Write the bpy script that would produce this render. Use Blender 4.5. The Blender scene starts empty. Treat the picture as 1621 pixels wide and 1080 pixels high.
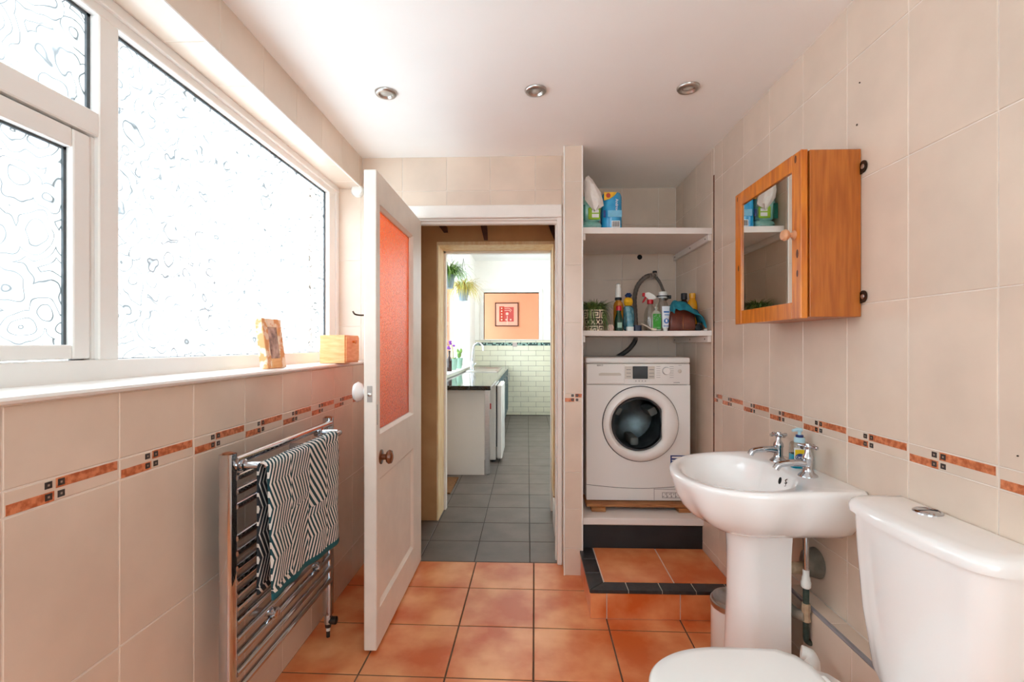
import bpy, bmesh, math, random
from mathutils import Vector, Matrix
random.seed(7)
PI = math.pi
scn = bpy.context.scene
COL = scn.collection

# ------------------------------------------------------------------ camera, sky, exposure
cam_d = bpy.data.cameras.new('camera')
cam_d.sensor_fit = 'HORIZONTAL'; cam_d.sensor_width = 36.0
cam_d.lens = 757.0 / 1621.0 * 36.0
cam_d.shift_y = 6.0 / 1621.0
cam_d.clip_start = 0.02
cam = bpy.data.objects.new('camera', cam_d); COL.objects.link(cam)
cam.location = (0, 0, 1.24); cam.rotation_euler = (PI/2, 0, 0.0324)
scn.camera = cam

SKY = 5.0
w = bpy.data.worlds.new('overcast_sky'); scn.world = w; w.use_nodes = True
bg = w.node_tree.nodes['Background']
bg.inputs[0].default_value = (0.80, 0.915, 1.0, 1); bg.inputs[1].default_value = SKY
scn.view_settings.view_transform = 'Standard'; scn.view_settings.look = 'None'
scn.view_settings.gamma = 1.0; scn.view_settings.use_curve_mapping = False
scn.view_settings.exposure = 0.46
scn.cycles.max_bounces = 14; scn.cycles.diffuse_bounces = 8; scn.cycles.transmission_bounces = 10
scn.cycles.transparent_max_bounces = 12; scn.cycles.sample_clamp_indirect = 8.0
scn.cycles.caustics_reflective = False

# ------------------------------------------------------------------ materials
def lin(c):
    return tuple((x/255/12.92 if x <= 10.31 else ((x/255+0.055)/1.055)**2.4) for x in c)

def nodes_of(name):
    m = bpy.data.materials.new(name); m.use_nodes = True
    nt = m.node_tree; nt.nodes.clear()
    out = nt.nodes.new('ShaderNodeOutputMaterial')
    return m, nt, nt.nodes, nt.links, out

def mixc(N, Lk, fac, a, b, mode='MIX'):
    n = N.new('ShaderNodeMix'); n.data_type = 'RGBA'; n.blend_type = mode
    for sock, v in ((n.inputs[0], fac), (n.inputs[6], a), (n.inputs[7], b)):
        if hasattr(v, 'is_linked') or hasattr(v, 'links'): Lk.new(v, sock)
        elif isinstance(v, (int, float)): sock.default_value = v
        else: sock.default_value = (*v, 1) if len(v) == 3 else v
    return n.outputs[2]

def mat(name, col, rough=0.5, metal=0.0, var=0.06, vscale=6.0, stretch=(1, 1, 1), col2=None, bump=0.0, bscale=60.0,
        coat=0.0, spec=0.5, rnd=0.0, trans=0.0, alpha=1.0, sheen=0.0, coord='OBJ', ramp=(0.35, 0.65), sss=0.0):
    m, nt, N, Lk, out = nodes_of(name)
    p = N.new('ShaderNodeBsdfPrincipled'); Lk.new(p.outputs[0], out.inputs[0])
    c = lin(col)
    if coord == 'POS':
        src = N.new('ShaderNodeNewGeometry').outputs['Position']
    else:
        src = N.new('ShaderNodeTexCoord').outputs['Object']
    mp = N.new('ShaderNodeMapping'); mp.inputs['Scale'].default_value = stretch
    Lk.new(src, mp.inputs['Vector'])
    nz = N.new('ShaderNodeTexNoise'); nz.inputs['Scale'].default_value = vscale; nz.inputs['Detail'].default_value = 5
    Lk.new(mp.outputs[0], nz.inputs['Vector'])
    r = N.new('ShaderNodeValToRGB')
    r.color_ramp.elements[0].position = ramp[0]; r.color_ramp.elements[1].position = ramp[1]
    if col2 is None:
        a = tuple(x*(1-var) for x in c); b = tuple(min(1, x*(1+var)) for x in c)
    else:
        a, b = c, lin(col2)
    r.color_ramp.elements[0].color = (*a, 1); r.color_ramp.elements[1].color = (*b, 1)
    Lk.new(nz.outputs[0], r.inputs[0])
    cc = r.outputs[0]
    if rnd:
        oi = N.new('ShaderNodeObjectInfo'); mr = N.new('ShaderNodeMapRange')
        mr.inputs[3].default_value = 1-rnd; mr.inputs[4].default_value = 1.0
        Lk.new(oi.outputs['Random'], mr.inputs[0])
        vm = N.new('ShaderNodeVectorMath'); vm.operation = 'SCALE'
        Lk.new(cc, vm.inputs[0]); Lk.new(mr.outputs[0], vm.inputs['Scale']); cc = vm.outputs[0]
    Lk.new(cc, p.inputs['Base Color'])
    p.inputs['Roughness'].default_value = rough; p.inputs['Metallic'].default_value = metal
    p.inputs['Specular IOR Level'].default_value = spec
    p.inputs['Coat Weight'].default_value = coat; p.inputs['Coat Roughness'].default_value = 0.05
    p.inputs['Transmission Weight'].default_value = trans; p.inputs['Alpha'].default_value = alpha
    p.inputs['Sheen Weight'].default_value = sheen
    if sss: p.inputs['Subsurface Weight'].default_value = sss; p.inputs['Subsurface Scale'].default_value = 0.01
    if bump:
        n2 = N.new('ShaderNodeTexNoise'); n2.inputs['Scale'].default_value = bscale; n2.inputs['Detail'].default_value = 3
        Lk.new(mp.outputs[0], n2.inputs['Vector'])
        b = N.new('ShaderNodeBump'); b.inputs['Strength'].default_value = bump; b.inputs['Distance'].default_value = 0.002
        Lk.new(n2.outputs[0], b.inputs['Height']); Lk.new(b.outputs[0], p.inputs['Normal'])
    return m

def pane_mat(name, tint=(0.93, 0.93, 0.93)):
    """swirl-patterned obscure glass: part clear, part scattering, grooves let less light through"""
    m, nt, N, Lk, out = nodes_of(name)
    g = N.new('ShaderNodeNewGeometry')
    nz = N.new('ShaderNodeTexNoise'); nz.inputs['Scale'].default_value = 9; Lk.new(g.outputs['Position'], nz.inputs['Vector'])
    add = N.new('ShaderNodeVectorMath'); add.operation = 'MULTIPLY_ADD'
    add.inputs[1].default_value = (0.09, 0.09, 0.09); Lk.new(nz.outputs['Color'], add.inputs[0]); Lk.new(g.outputs['Position'], add.inputs[2])
    vo = N.new('ShaderNodeTexVoronoi'); vo.inputs['Scale'].default_value = 11; Lk.new(add.outputs[0], vo.inputs['Vector'])
    mu = N.new('ShaderNodeMath'); mu.operation = 'MULTIPLY'; mu.inputs[1].default_value = 30; Lk.new(vo.outputs['Distance'], mu.inputs[0])
    si = N.new('ShaderNodeMath'); si.operation = 'SINE'; Lk.new(mu.outputs[0], si.inputs[0])
    n3 = N.new('ShaderNodeTexNoise'); n3.inputs['Scale'].default_value = 11; Lk.new(g.outputs['Position'], n3.inputs['Vector'])
    r3 = N.new('ShaderNodeMapRange'); r3.inputs[1].default_value = 0.35; r3.inputs[2].default_value = 0.6; r3.inputs[3].default_value = 0.94; Lk.new(n3.outputs[0], r3.inputs[0])
    r = N.new('ShaderNodeMapRange'); r.inputs[1].default_value = 0.55; r.inputs[2].default_value = 1.0
    Lk.new(si.outputs[0], r.inputs[0])
    li = N.new('ShaderNodeMath'); li.operation = 'MULTIPLY'; Lk.new(r.outputs[0], li.inputs[0]); Lk.new(r3.outputs[0], li.inputs[1])
    colr = mixc(N, Lk, li.outputs[0], tint, tuple(x*0.085 for x in tint))
    tr = N.new('ShaderNodeBsdfTransparent'); Lk.new(colr, tr.inputs[0])
    tl = N.new('ShaderNodeBsdfTranslucent'); Lk.new(colr, tl.inputs[0])
    gl = N.new('ShaderNodeBsdfGlossy'); gl.inputs['Roughness'].default_value = 0.12
    b = N.new('ShaderNodeBump'); b.inputs['Strength'].default_value = 0.6; b.inputs['Distance'].default_value = 0.004
    Lk.new(si.outputs[0], b.inputs['Height']); Lk.new(b.outputs[0], gl.inputs['Normal'])
    m1 = N.new('ShaderNodeMixShader'); m1.inputs[0].default_value = 0.35
    Lk.new(tr.outputs[0], m1.inputs[1]); Lk.new(tl.outputs[0], m1.inputs[2])
    m2 = N.new('ShaderNodeMixShader'); m2.inputs[0].default_value = 0.06
    Lk.new(m1.outputs[0], m2.inputs[1]); Lk.new(gl.outputs[0], m2.inputs[2])
    Lk.new(m2.outputs[0], out.inputs[0])
    return m

def front_only(N, Lk, sock):
    """thin sheets mirror light on their outer side only"""
    g = N.new('ShaderNodeNewGeometry'); a = N.new('ShaderNodeMath'); a.operation = 'SUBTRACT'; a.inputs[0].default_value = 1.0
    Lk.new(g.outputs['Backfacing'], a.inputs[1])
    b = N.new('ShaderNodeMath'); b.operation = 'MULTIPLY'; Lk.new(sock, b.inputs[0]); Lk.new(a.outputs[0], b.inputs[1])
    return b.outputs[0]

def clear_mat(name, tint=(0.95, 0.97, 0.96), gloss=0.06, rough=0.02):
    m, nt, N, Lk, out = nodes_of(name)
    nz = N.new('ShaderNodeTexNoise'); nz.inputs['Scale'].default_value = 12
    c = mixc(N, Lk, nz.outputs[0], tint, tuple(x*0.97 for x in tint))
    tr = N.new('ShaderNodeBsdfTransparent'); Lk.new(c, tr.inputs[0])
    gl = N.new('ShaderNodeBsdfGlossy'); gl.inputs['Roughness'].default_value = rough
    fr = N.new('ShaderNodeFresnel'); fr.inputs[0].default_value = 1.45
    m2 = N.new('ShaderNodeMixShader')
    ad = N.new('ShaderNodeMath'); ad.operation = 'ADD'; ad.inputs[1].default_value = gloss*0.3; Lk.new(fr.outputs[0], ad.inputs[0])
    Lk.new(front_only(N, Lk, ad.outputs[0]), m2.inputs[0]); Lk.new(tr.outputs[0], m2.inputs[1]); Lk.new(gl.outputs[0], m2.inputs[2])
    Lk.new(m2.outputs[0], out.inputs[0])
    return m

def red_glass(name):
    m, nt, N, Lk, out = nodes_of(name)
    g = N.new('ShaderNodeNewGeometry')
    nz = N.new('ShaderNodeTexNoise'); nz.inputs['Scale'].default_value = 120; nz.inputs['Detail'].default_value = 2
    Lk.new(g.outputs['Position'], nz.inputs['Vector'])
    b = N.new('ShaderNodeBump'); b.inputs['Strength'].default_value = 0.8; b.inputs['Distance'].default_value = 0.004
    Lk.new(nz.outputs[0], b.inputs['Height'])
    c = mixc(N, Lk, nz.outputs[0], lin((240, 60, 10)), lin((255, 130, 60)))
    tl = N.new('ShaderNodeBsdfTranslucent'); Lk.new(c, tl.inputs[0]); Lk.new(b.outputs[0], tl.inputs[1])
    df = N.new('ShaderNodeBsdfDiffuse'); Lk.new(c, df.inputs[0]); Lk.new(b.outputs[0], df.inputs[2])
    tr = N.new('ShaderNodeBsdfTransparent'); tr.inputs[0].default_value = (1.0, 0.28, 0.16, 1)
    gl = N.new('ShaderNodeBsdfGlossy'); gl.inputs['Roughness'].default_value = 0.22; Lk.new(b.outputs[0], gl.inputs['Normal'])
    m0 = N.new('ShaderNodeMixShader'); m0.inputs[0].default_value = 0.66
    Lk.new(tl.outputs[0], m0.inputs[1]); Lk.new(df.outputs[0], m0.inputs[2])
    m1 = N.new('ShaderNodeMixShader'); m1.inputs[0].default_value = 0.08
    Lk.new(m0.outputs[0], m1.inputs[1]); Lk.new(tr.outputs[0], m1.inputs[2])
    fr = N.new('ShaderNodeFresnel'); fr.inputs[0].default_value = 1.35; Lk.new(b.outputs[0], fr.inputs[1])
    m2 = N.new('ShaderNodeMixShader'); Lk.new(front_only(N, Lk, fr.outputs[0]), m2.inputs[0])
    Lk.new(m1.outputs[0], m2.inputs[1]); Lk.new(gl.outputs[0], m2.inputs[2])
    Lk.new(m2.outputs[0], out.inputs[0])
    return m

def towel_mat(name, ca, cb, flip=False):
    """woven zigzag stripes that run lengthwise, UV: u across, v along the cloth (metres)"""
    m, nt, N, Lk, out = nodes_of(name)
    p = N.new('ShaderNodeBsdfPrincipled'); Lk.new(p.outputs[0], out.inputs[0]); p.inputs['Roughness'].default_value = 0.95
    uv = N.new('ShaderNodeUVMap'); sp = N.new('ShaderNodeSeparateXYZ'); Lk.new(uv.outputs[0], sp.inputs[0])
    def mth(op, a, b=None):
        n = N.new('ShaderNodeMath'); n.operation = op
        for i, v in ((0, a), (1, b)):
            if v is None: continue
            if isinstance(v, (int, float)): n.inputs[i].default_value = v
            else: Lk.new(v, n.inputs[i])
        return n.outputs[0]
    U, V = sp.outputs[0], sp.outputs[1]
    cell = mth('FLOOR', mth('MULTIPLY', U, 8.0))                     # column number
    inc = mth('SUBTRACT', mth('MULTIPLY', U, 8.0), cell)              # 0..1 inside the column
    par = mth('SUBTRACT', mth('MULTIPLY', mth('MODULO', cell, 2.0), 2.0), 1.0)   # -1 / 1
    tri = mth('ABSOLUTE', mth('SUBTRACT', mth('MULTIPLY', mth('FRACT', mth('ADD', mth('MULTIPLY', V, 7.0), mth('MULTIPLY', cell, 0.37))), 2.0), 1.0))
    tri = mth('MULTIPLY', tri, 2.0)
    s = mth('ADD', mth('MULTIPLY', U, 56.0), mth('MULTIPLY', tri, par))
    hi = mth('GREATER_THAN', mth('FRACT', mth('ADD', mth('MULTIPLY', V, 1.7), mth('MULTIPLY', cell, 0.31))), 0.62)
    s2 = mth('ADD', mth('MULTIPLY', U, 36.0), mth('MULTIPLY', mth('MULTIPLY', V, 30.0), par))
    s = mth('ADD', mth('MULTIPLY', s, mth('SUBTRACT', 1.0, hi)), mth('MULTIPLY', s2, hi))
    f = mth('FRACT', s)
    k = mth('GREATER_THAN', f, 0.5 if not flip else 0.3)
    nz = N.new('ShaderNodeTexNoise'); nz.inputs['Scale'].default_value = 500
    c = mixc(N, Lk, k, lin(ca), lin(cb))
    c = mixc(N, Lk, 0.25, c, nz.outputs['Color'], 'SOFT_LIGHT')
    Lk.new(c, p.inputs['Base Color'])
    b = N.new('ShaderNodeBump'); b.inputs['Strength'].default_value = 0.6; b.inputs['Distance'].default_value = 0.002
    Lk.new(nz.outputs[0], b.inputs['Height']); Lk.new(b.outputs[0], p.inputs['Normal'])
    return m

M = {}
M['tile'] = mat('cream_wall_tile', (219, 201, 184), 0.22, var=0.05, vscale=4.5, rnd=0.05, coord='POS', bump=0.03, bscale=25)
M['grout'] = mat('pale_grout', (222, 212, 202), 0.9, coord='POS', var=0.08, vscale=20)
M['grout_dark'] = mat('dark_grout', (120, 104, 88), 0.9, coord='POS', var=0.15, vscale=30)
M['strip'] = mat('marbled_terracotta_inlay', (172, 88, 48), 0.3, col2=(214, 134, 92), vscale=75, coord='POS', ramp=(0.4, 0.62))
M['stud'] = mat('charcoal_inlay', (52, 44, 42), 0.35, var=0.3, vscale=120)
M['stud_mid'] = mat('stone_inlay', (150, 130, 116), 0.4, var=0.2, vscale=90)
M['terracotta'] = mat('terracotta_floor_tile', (208, 100, 44), 0.33, col2=(244, 176, 122), vscale=3.8, coord='POS', ramp=(0.36, 0.66), bump=0.12, bscale=24, rnd=0.06)
M['slate'] = mat('grey_floor_tile', (104, 94, 88), 0.42, var=0.16, vscale=5, coord='POS', bump=0.15, bscale=40, rnd=0.1)
M['slate_grout'] = mat('grey_grout', (66, 60, 56), 0.95, coord='POS')
M['floor_grout'] = mat('brown_grout', (104, 78, 60), 0.95, coord='POS', var=0.2, vscale=14)
M['black_tile'] = mat('black_edging_tile', (42, 42, 44), 0.4, var=0.35, vscale=30, coord='POS', bump=0.3, bscale=90)
M['black_board'] = mat('black_painted_board', (30, 31, 34), 0.55, var=0.3, vscale=8, coord='POS', bump=0.1)
M['ceiling'] = mat('ceiling_paint', (247, 246, 244), 0.85, var=0.012, vscale=3, coord='POS', bump=0.04, bscale=20)
M['paint'] = mat('white_gloss_paint', (234, 230, 224), 0.42, var=0.03, vscale=10, coord='POS', bump=0.12, bscale=35)
M['doorpaint'] = mat('old_white_door_paint', (232, 224, 214), 0.42, var=0.035, vscale=9, coord='POS', bump=0.15, bscale=30)
M['upvc'] = mat('white_upvc', (236, 235, 232), 0.28, var=0.01, coord='POS')
M['gasket'] = mat('grey_window_seal', (70, 76, 80), 0.6, var=0.15, vscale=40, coord='POS')
M['pane'] = pane_mat('patterned_obscure_glass')
M['clear'] = clear_mat('clear_glass')
M['red'] = red_glass('red_hammered_glass')
M['chrome'] = mat('chrome', (196, 200, 206), 0.08, 1.0, var=0.03, vscale=30)
M['steel'] = mat('brushed_steel', (190, 186, 182), 0.28, 1.0, var=0.06, vscale=14, stretch=(1, 1, 12))
M['valve_black'] = mat('black_valve_plastic', (36, 32, 30), 0.45, var=0.2)
M['copper'] = mat('worn_pipe_copper', (150, 92, 60), 0.4, 0.8, var=0.2, vscale=40)
M['brass'] = mat('aged_brass', (128, 88, 52), 0.32, 0.85, var=0.2, vscale=60)
M['ceramic'] = mat('white_ceramic', (243, 243, 242), 0.09, var=0.006, coat=0.4)
M['seat'] = mat('white_seat_plastic', (240, 242, 240), 0.18, var=0.006)
M['pine'] = mat('varnished_pine', (182, 92, 16), 0.3, col2=(216, 128, 34), vscale=7, stretch=(9, 9, 0.9), coat=0.3, coord='POS')
M['pine_side'] = mat('varnished_pine_ply', (160, 84, 22), 0.35, col2=(186, 106, 36), vscale=9, stretch=(9, 9, 0.7), coat=0.15, coord='POS')
M['knobwood'] = mat('pale_turned_wood', (205, 150, 112), 0.35, var=0.1, vscale=30)
M['knot'] = mat('dark_pine_knot', (96, 44, 16), 0.4, var=0.3, vscale=60)
M['mirror'] = mat('mirror_silver', (235, 238, 236), 0.0, 1.0, var=0.0)
M['iron'] = mat('dark_iron', (70, 56, 46), 0.45, 0.8, var=0.3, vscale=60)
M['lightwood'] = mat('pale_pine_box', (226, 170, 108), 0.45, col2=(242, 196, 138), vscale=8, stretch=(2, 2, 12), coord='POS')
M['driftwood'] = mat('distressed_frame_wood', (222, 162, 106), 0.6, col2=(244, 226, 200), vscale=30, coord='POS', ramp=(0.46, 0.54))
M['photo'] = mat('faded_photograph', (96, 82, 78), 0.25, col2=(196, 176, 164), vscale=26, coord='POS')
M['shelf'] = mat('white_melamine', (232, 225, 219), 0.4, var=0.03, coord='POS')
M['appliance'] = mat('white_enamel', (236, 234, 231), 0.24, var=0.008)
M['appliance2'] = mat('white_plastic_door_ring', (238, 236, 233), 0.2, var=0.008)
M['seam'] = mat('seam_grey', (60, 60, 62), 0.6, var=0.1)
M['lcd'] = mat('black_display', (18, 19, 22), 0.12, var=0.1)
M['silverp'] = mat('silver_panel', (206, 200, 190), 0.35, var=0.03)
M['printgrey'] = mat('grey_print', (120, 120, 122), 0.5, var=0.05)
M['ink'] = mat('black_print', (26, 26, 30), 0.5, var=0.1)
M['blue_label'] = mat('blue_sticker', (34, 62, 128), 0.3, var=0.08)
M['white_print'] = mat('white_print', (240, 240, 240), 0.4, var=0.01)
M['drum'] = mat('drum_steel', (150, 155, 156), 0.34, 0.8, var=0.25, vscale=14)
M['doorglass'] = clear_mat('tinted_bowl_glass', (0.56, 0.60, 0.61), 0.3)
M['rubber'] = mat('dark_rubber', (52, 52, 56), 0.4, var=0.15)
M['plank'] = mat('rough_timber', (140, 84, 44), 0.7, col2=(186, 128, 78), vscale=10, stretch=(1, 9, 9), coord='POS', bump=0.3)
M['plaster'] = mat('bare_tan_plaster', (176, 130, 86), 0.9, col2=(200, 158, 112), vscale=3.2, coord='POS', bump=0.3, bscale=12, ramp=(0.3, 0.7))
M['reveal'] = mat('yellowed_reveal_plaster', (232, 198, 146), 0.8, col2=(244, 222, 182), vscale=9, stretch=(4, 4, 1), coord='POS', bump=0.4, bscale=18)
M['timber'] = mat('dark_joist_timber', (74, 38, 22), 0.8, var=0.35, vscale=20, coord='POS')
M['kwall'] = mat('kitchen_wall_paint', (244, 240, 234), 0.8, var=0.015, coord='POS')
M['metro'] = mat('cream_metro_tile', (238, 234, 210), 0.2, var=0.03, rnd=0.06, coord='POS')
M['mosaic_d'] = mat('dark_green_mosaic', (40, 74, 74), 0.3, var=0.4, vscale=60, coord='POS')
M['mosaic_l'] = mat('pale_green_mosaic', (150, 184, 172), 0.3, var=0.3, vscale=60, coord='POS')
M['worktop'] = mat('dark_polished_worktop', (34, 32, 32), 0.1, var=0.5, vscale=60, coord='POS', coat=0.3)
M['teal'] = mat('teal_cabinet_paint', (36, 72, 84), 0.45, var=0.1, coord='POS')
M['peach'] = mat('peach_wall_paint', (232, 180, 142), 0.85, var=0.03, vscale=2, coord='POS')
M['frame_brown'] = mat('dark_brown_frame', (84, 40, 26), 0.4, var=0.15)
M['mount'] = mat('pink_mount_board', (236, 190, 166), 0.7, var=0.03)
M['art_red'] = mat('brick_red_print', (186, 72, 52), 0.7, var=0.05)
M['art_pink'] = mat('dusky_pink_print', (192, 88, 84), 0.7, var=0.05)
M['art_line'] = mat('cream_line_print', (246, 214, 196), 0.7, var=0.03)
M['leaf'] = mat('green_leaf', (70, 108, 42), 0.5, col2=(140, 170, 80), vscale=25)
M['leaf_dark'] = mat('dark_green_leaf', (54, 84, 38), 0.5, col2=(128, 156, 84), vscale=40)
M['leaf_y'] = mat('yellowing_leaf', (170, 158, 60), 0.5, col2=(204, 178, 104), vscale=20)
M['orchid'] = mat('purple_petal', (140, 60, 170), 0.6, var=0.15)
M['potgrey'] = mat('grey_pot', (120, 132, 140), 0.5, var=0.08)
M['potgreen'] = mat('sage_pot', (150, 184, 164), 0.4, var=0.08)
M['cream_glaze'] = mat('cream_glaze', (238, 222, 196), 0.35, var=0.04)
M['brown_glaze'] = mat('dark_brown_glaze', (62, 46, 34), 0.35, var=0.15)
M['soil'] = mat('potting_soil', (46, 34, 26), 0.95, var=0.4, vscale=80)
M['amber'] = mat('amber_liquid', (198, 132, 40), 0.15, var=0.1, trans=0.2)
M['dk_amber'] = mat('dark_amber_bottle', (48, 26, 18), 0.12, var=0.2)
M['yellow_b'] = mat('yellow_bottle', (226, 160, 22), 0.18, var=0.1)
M['capwhite'] = mat('white_cap_plastic', (228, 230, 226), 0.3, var=0.02)
M['green_b'] = mat('dark_green_bottle', (26, 62, 44), 0.2, var=0.25)
M['green_l'] = mat('bright_green_label', (42, 140, 40), 0.35, col2=(58, 160, 50), vscale=70)
M['translucent_p'] = mat('milky_plastic', (196, 200, 188), 0.3, var=0.04, trans=0.25)
M['clear_p'] = clear_mat('clear_plastic', (0.86, 0.88, 0.86), 0.3, 0.1)
M['red_p'] = mat('red_plastic', (186, 20, 30), 0.3, var=0.08)
M['pink_p'] = mat('pink_plastic', (226, 190, 178), 0.5, var=0.06)
M['paste'] = mat('white_blue_tube', (222, 232, 240), 0.3, var=0.03)
M['paste_blue'] = mat('blue_tube_print', (36, 112, 186), 0.35, var=0.08)
M['pack_teal'] = mat('teal_blister', (58, 120, 142), 0.25, col2=(110, 160, 170), vscale=50)
M['pack_yel'] = mat('yellow_card', (232, 176, 30), 0.4, var=0.12, vscale=60)
M['pack_blue'] = mat('navy_card', (40, 66, 116), 0.4, var=0.2)
M['leather'] = mat('oxblood_leather', (86, 38, 28), 0.3, col2=(120, 58, 42), vscale=18, bump=0.3, bscale=160, coat=0.2)
M['clothteal'] = mat('teal_cloth', (16, 96, 116), 0.95, col2=(28, 128, 146), vscale=30, bump=0.5, bscale=300)
M['navy_p'] = mat('navy_plastic', (24, 36, 66), 0.4, var=0.1)
M['hose'] = mat('grey_ribbed_hose', (112, 104, 98), 0.5, var=0.1, vscale=60)
M['hose_dk'] = mat('dark_drain_hose', (58, 56, 56), 0.45, var=0.12)
M['roll_blue'] = mat('blue_wrap_film', (20, 140, 200), 0.22, col2=(60, 170, 216), vscale=14, coat=0.3)
M['roll_lblue'] = mat('pale_blue_wrap', (120, 190, 222), 0.3, var=0.1, vscale=40)
M['wrap_green'] = mat('mint_wrap_film', (128, 188, 178), 0.3, col2=(170, 212, 200), vscale=22, coat=0.3)
M['wrap_dkgreen'] = mat('dark_green_wrap', (20, 110, 92), 0.3, var=0.1)
M['wrap_lime'] = mat('lime_print', (150, 190, 40), 0.4, var=0.12, vscale=50)
M['tissue'] = mat('crumpled_white_film', (236, 230, 224), 0.4, var=0.05, vscale=30, bump=0.3, bscale=60)
M['paper'] = mat('beige_paper', (222, 206, 190), 0.8, var=0.05)
M['label_y'] = mat('yellow_print', (236, 206, 30), 0.4, var=0.05)
M['soapblue'] = mat('turquoise_soap', (20, 150, 180), 0.1, var=0.05, trans=0.3)
M['lid_blue'] = mat('navy_pump_collar', (28, 52, 110), 0.3, var=0.1)
M['pump'] = mat('milky_blue_pump', (170, 204, 216), 0.3, var=0.04)
M['greypipe'] = mat('limescaled_grey_pipe', (132, 124, 112), 0.5, var=0.15, vscale=40)
M['greenpipe'] = mat('tarnished_green_pipe', (62, 78, 72), 0.5, 0.5, var=0.3, vscale=40)
M['tanfit'] = mat('tan_pipe_fitting', (176, 152, 124), 0.5, var=0.15, vscale=60)
M['trimgrey'] = mat('grey_plastic_tile_trim', (136, 134, 138), 0.35, var=0.06, coord='POS')
M['mat_brown'] = mat('coir_mat', (128, 88, 52), 0.98, var=0.3, vscale=120, coord='POS', bump=0.6, bscale=400)
M['towel'] = towel_mat('zigzag_towel', (230, 226, 220), (24, 66, 74))
M['towel_back'] = towel_mat('zigzag_towel_reverse', (224, 220, 214), (30, 36, 44), True)
M['towel_band'] = mat('teal_towel_border', (16, 88, 98), 0.95, var=0.08, vscale=200)
M['hole'] = mat('dark_hole', (20, 16, 14), 0.9, var=0.1)
M['knobbrown'] = mat('brown_bakelite', (112, 62, 34), 0.25, var=0.2, vscale=40)
M['glassknob'] = mat('white_porcelain_knob', (232, 228, 226), 0.15, var=0.02)
M['lampglass'] = mat('frosted_lamp_lens', (190, 188, 180), 0.25, var=0.05)
M['socket'] = mat('beige_socket', (196, 178, 172), 0.4, var=0.04)
M['crack'] = mat('rusty_gap', (120, 66, 36), 0.9, col2=(50, 36, 28), vscale=25, coord='POS')

# ------------------------------------------------------------------ mesh builder
class MB:
    def __init__(self):
        self.bm = bmesh.new(); self.mi = 0
        self.uv = None
    def _f(self, vs):
        try:
            f = self.bm.faces.new(vs); f.material_index = self.mi; return f
        except ValueError: return None
    def box(self, x0, x1, y0, y1, z0, z1, bev=0.0, seg=1):
        b = self.bm
        v = [b.verts.new((x, y, z)) for z in (z0, z1) for y in (y0, y1) for x in (x0, x1)]
        fs = [self._f([v[i] for i in q]) for q in ((0, 2, 3, 1), (4, 5, 7, 6), (0, 1, 5, 4), (2, 6, 7, 3), (0, 4, 6, 2), (1, 3, 7, 5))]
        if bev:
            es = list({e for f in fs for e in f.edges})
            bmesh.ops.bevel(b, geom=es, offset=bev, segments=seg, profile=0.5, affect='EDGES', clamp_overlap=True)
        return self
    def boxm(self, mtx, sx, sy, sz, bev=0.0, seg=1):
        """box centred at origin, then moved by mtx"""
        b = self.bm; n0 = len(b.verts)
        t = MB(); t.mi = self.mi; t.box(-sx/2, sx/2, -sy/2, sy/2, -sz/2, sz/2, bev, seg)
        self.merge(t, mtx); return self
    def merge(self, other, mtx=None):
        mp = {}
        for v in other.bm.verts: mp[v] = self.bm.verts.new(mtx @ v.co if mtx else v.co)
        for f in other.bm.faces:
            nf = self._f([mp[v] for v in f.verts])
            if nf: nf.material_index = f.material_index
        other.bm.free()
    def rings(self, rs, closed=True, cap0=True, cap1=True):
        b = self.bm; R = [[b.verts.new(p) for p in r] for r in rs]; n = len(R[0])
        for a, c in zip(R, R[1:]):
            for i in range(n if closed else n-1):
                j = (i+1) % n; self._f((a[i], a[j], c[j], c[i]))
        if closed and cap0 and n > 2: self._f(list(reversed(R[0])))
        if closed and cap1 and n > 2: self._f(R[-1])
        return self
    def lathe(self, prof, c=(0, 0, 0), axis='z', seg=24, cap0=True, cap1=True):
        rs = []
        for r, h in prof:
            ring = []
            for i in range(seg):
                a = 2*PI*i/seg; x, y = r*math.cos(a), r*math.sin(a)
                if axis == 'z': q = (x, y, h)
                elif axis == 'x': q = (h, x, y)
                elif axis == 'y': q = (y, h, x)
                else:
                    q = axis @ Vector((x, y, h))
                ring.append((c[0]+q[0], c[1]+q[1], c[2]+q[2]))
            rs.append(ring)
        return self.rings(rs, True, cap0, cap1)
    def tube(self, pts, r, seg=10, cap=True):
        P = [Vector(p) for p in pts]; n = len(P)
        rr = r if isinstance(r, (list, tuple)) else [r]*n
        T = []
        for i in range(n):
            d = (P[min(i+1, n-1)]-P[max(i-1, 0)]); T.append(d.normalized())
        up = Vector((0, 0, 1)) if abs(T[0].z) < 0.9 else Vector((1, 0, 0))
        u = T[0].cross(up).normalized(); rs = []
        for i in range(n):
            u = (u - T[i]*u.dot(T[i])).normalized(); v = T[i].cross(u)
            rs.append([P[i]+(u*math.cos(2*PI*k/seg)+v*math.sin(2*PI*k/seg))*rr[i] for k in range(seg)])
        return self.rings(rs, True, cap, cap)
    def prism(self, poly, lo, hi, axis='z'):
        def q(p, h):
            return (p[0], p[1], h) if axis == 'z' else ((h, p[0], p[1]) if axis == 'x' else (p[0], h, p[1]))
        return self.rings([[q(p, lo) for p in poly], [q(p, hi) for p in poly]])
    def sphere(self, c, r, seg=14, rings=8, sc=(1, 1, 1)):
        t = MB(); t.mi = self.mi
        prof = [(max(1e-4, r*math.sin(PI*i/rings)), -r*math.cos(PI*i/rings)) for i in range(rings+1)]
        t.lathe(prof, seg=seg)
        self.merge(t, Matrix.Translation(c) @ Matrix.Diagonal((*sc, 1))); return self
    def quad(self, a, b, c, d):
        self._f([self.bm.verts.new(p) for p in (a, b, c, d)]); return self

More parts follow.
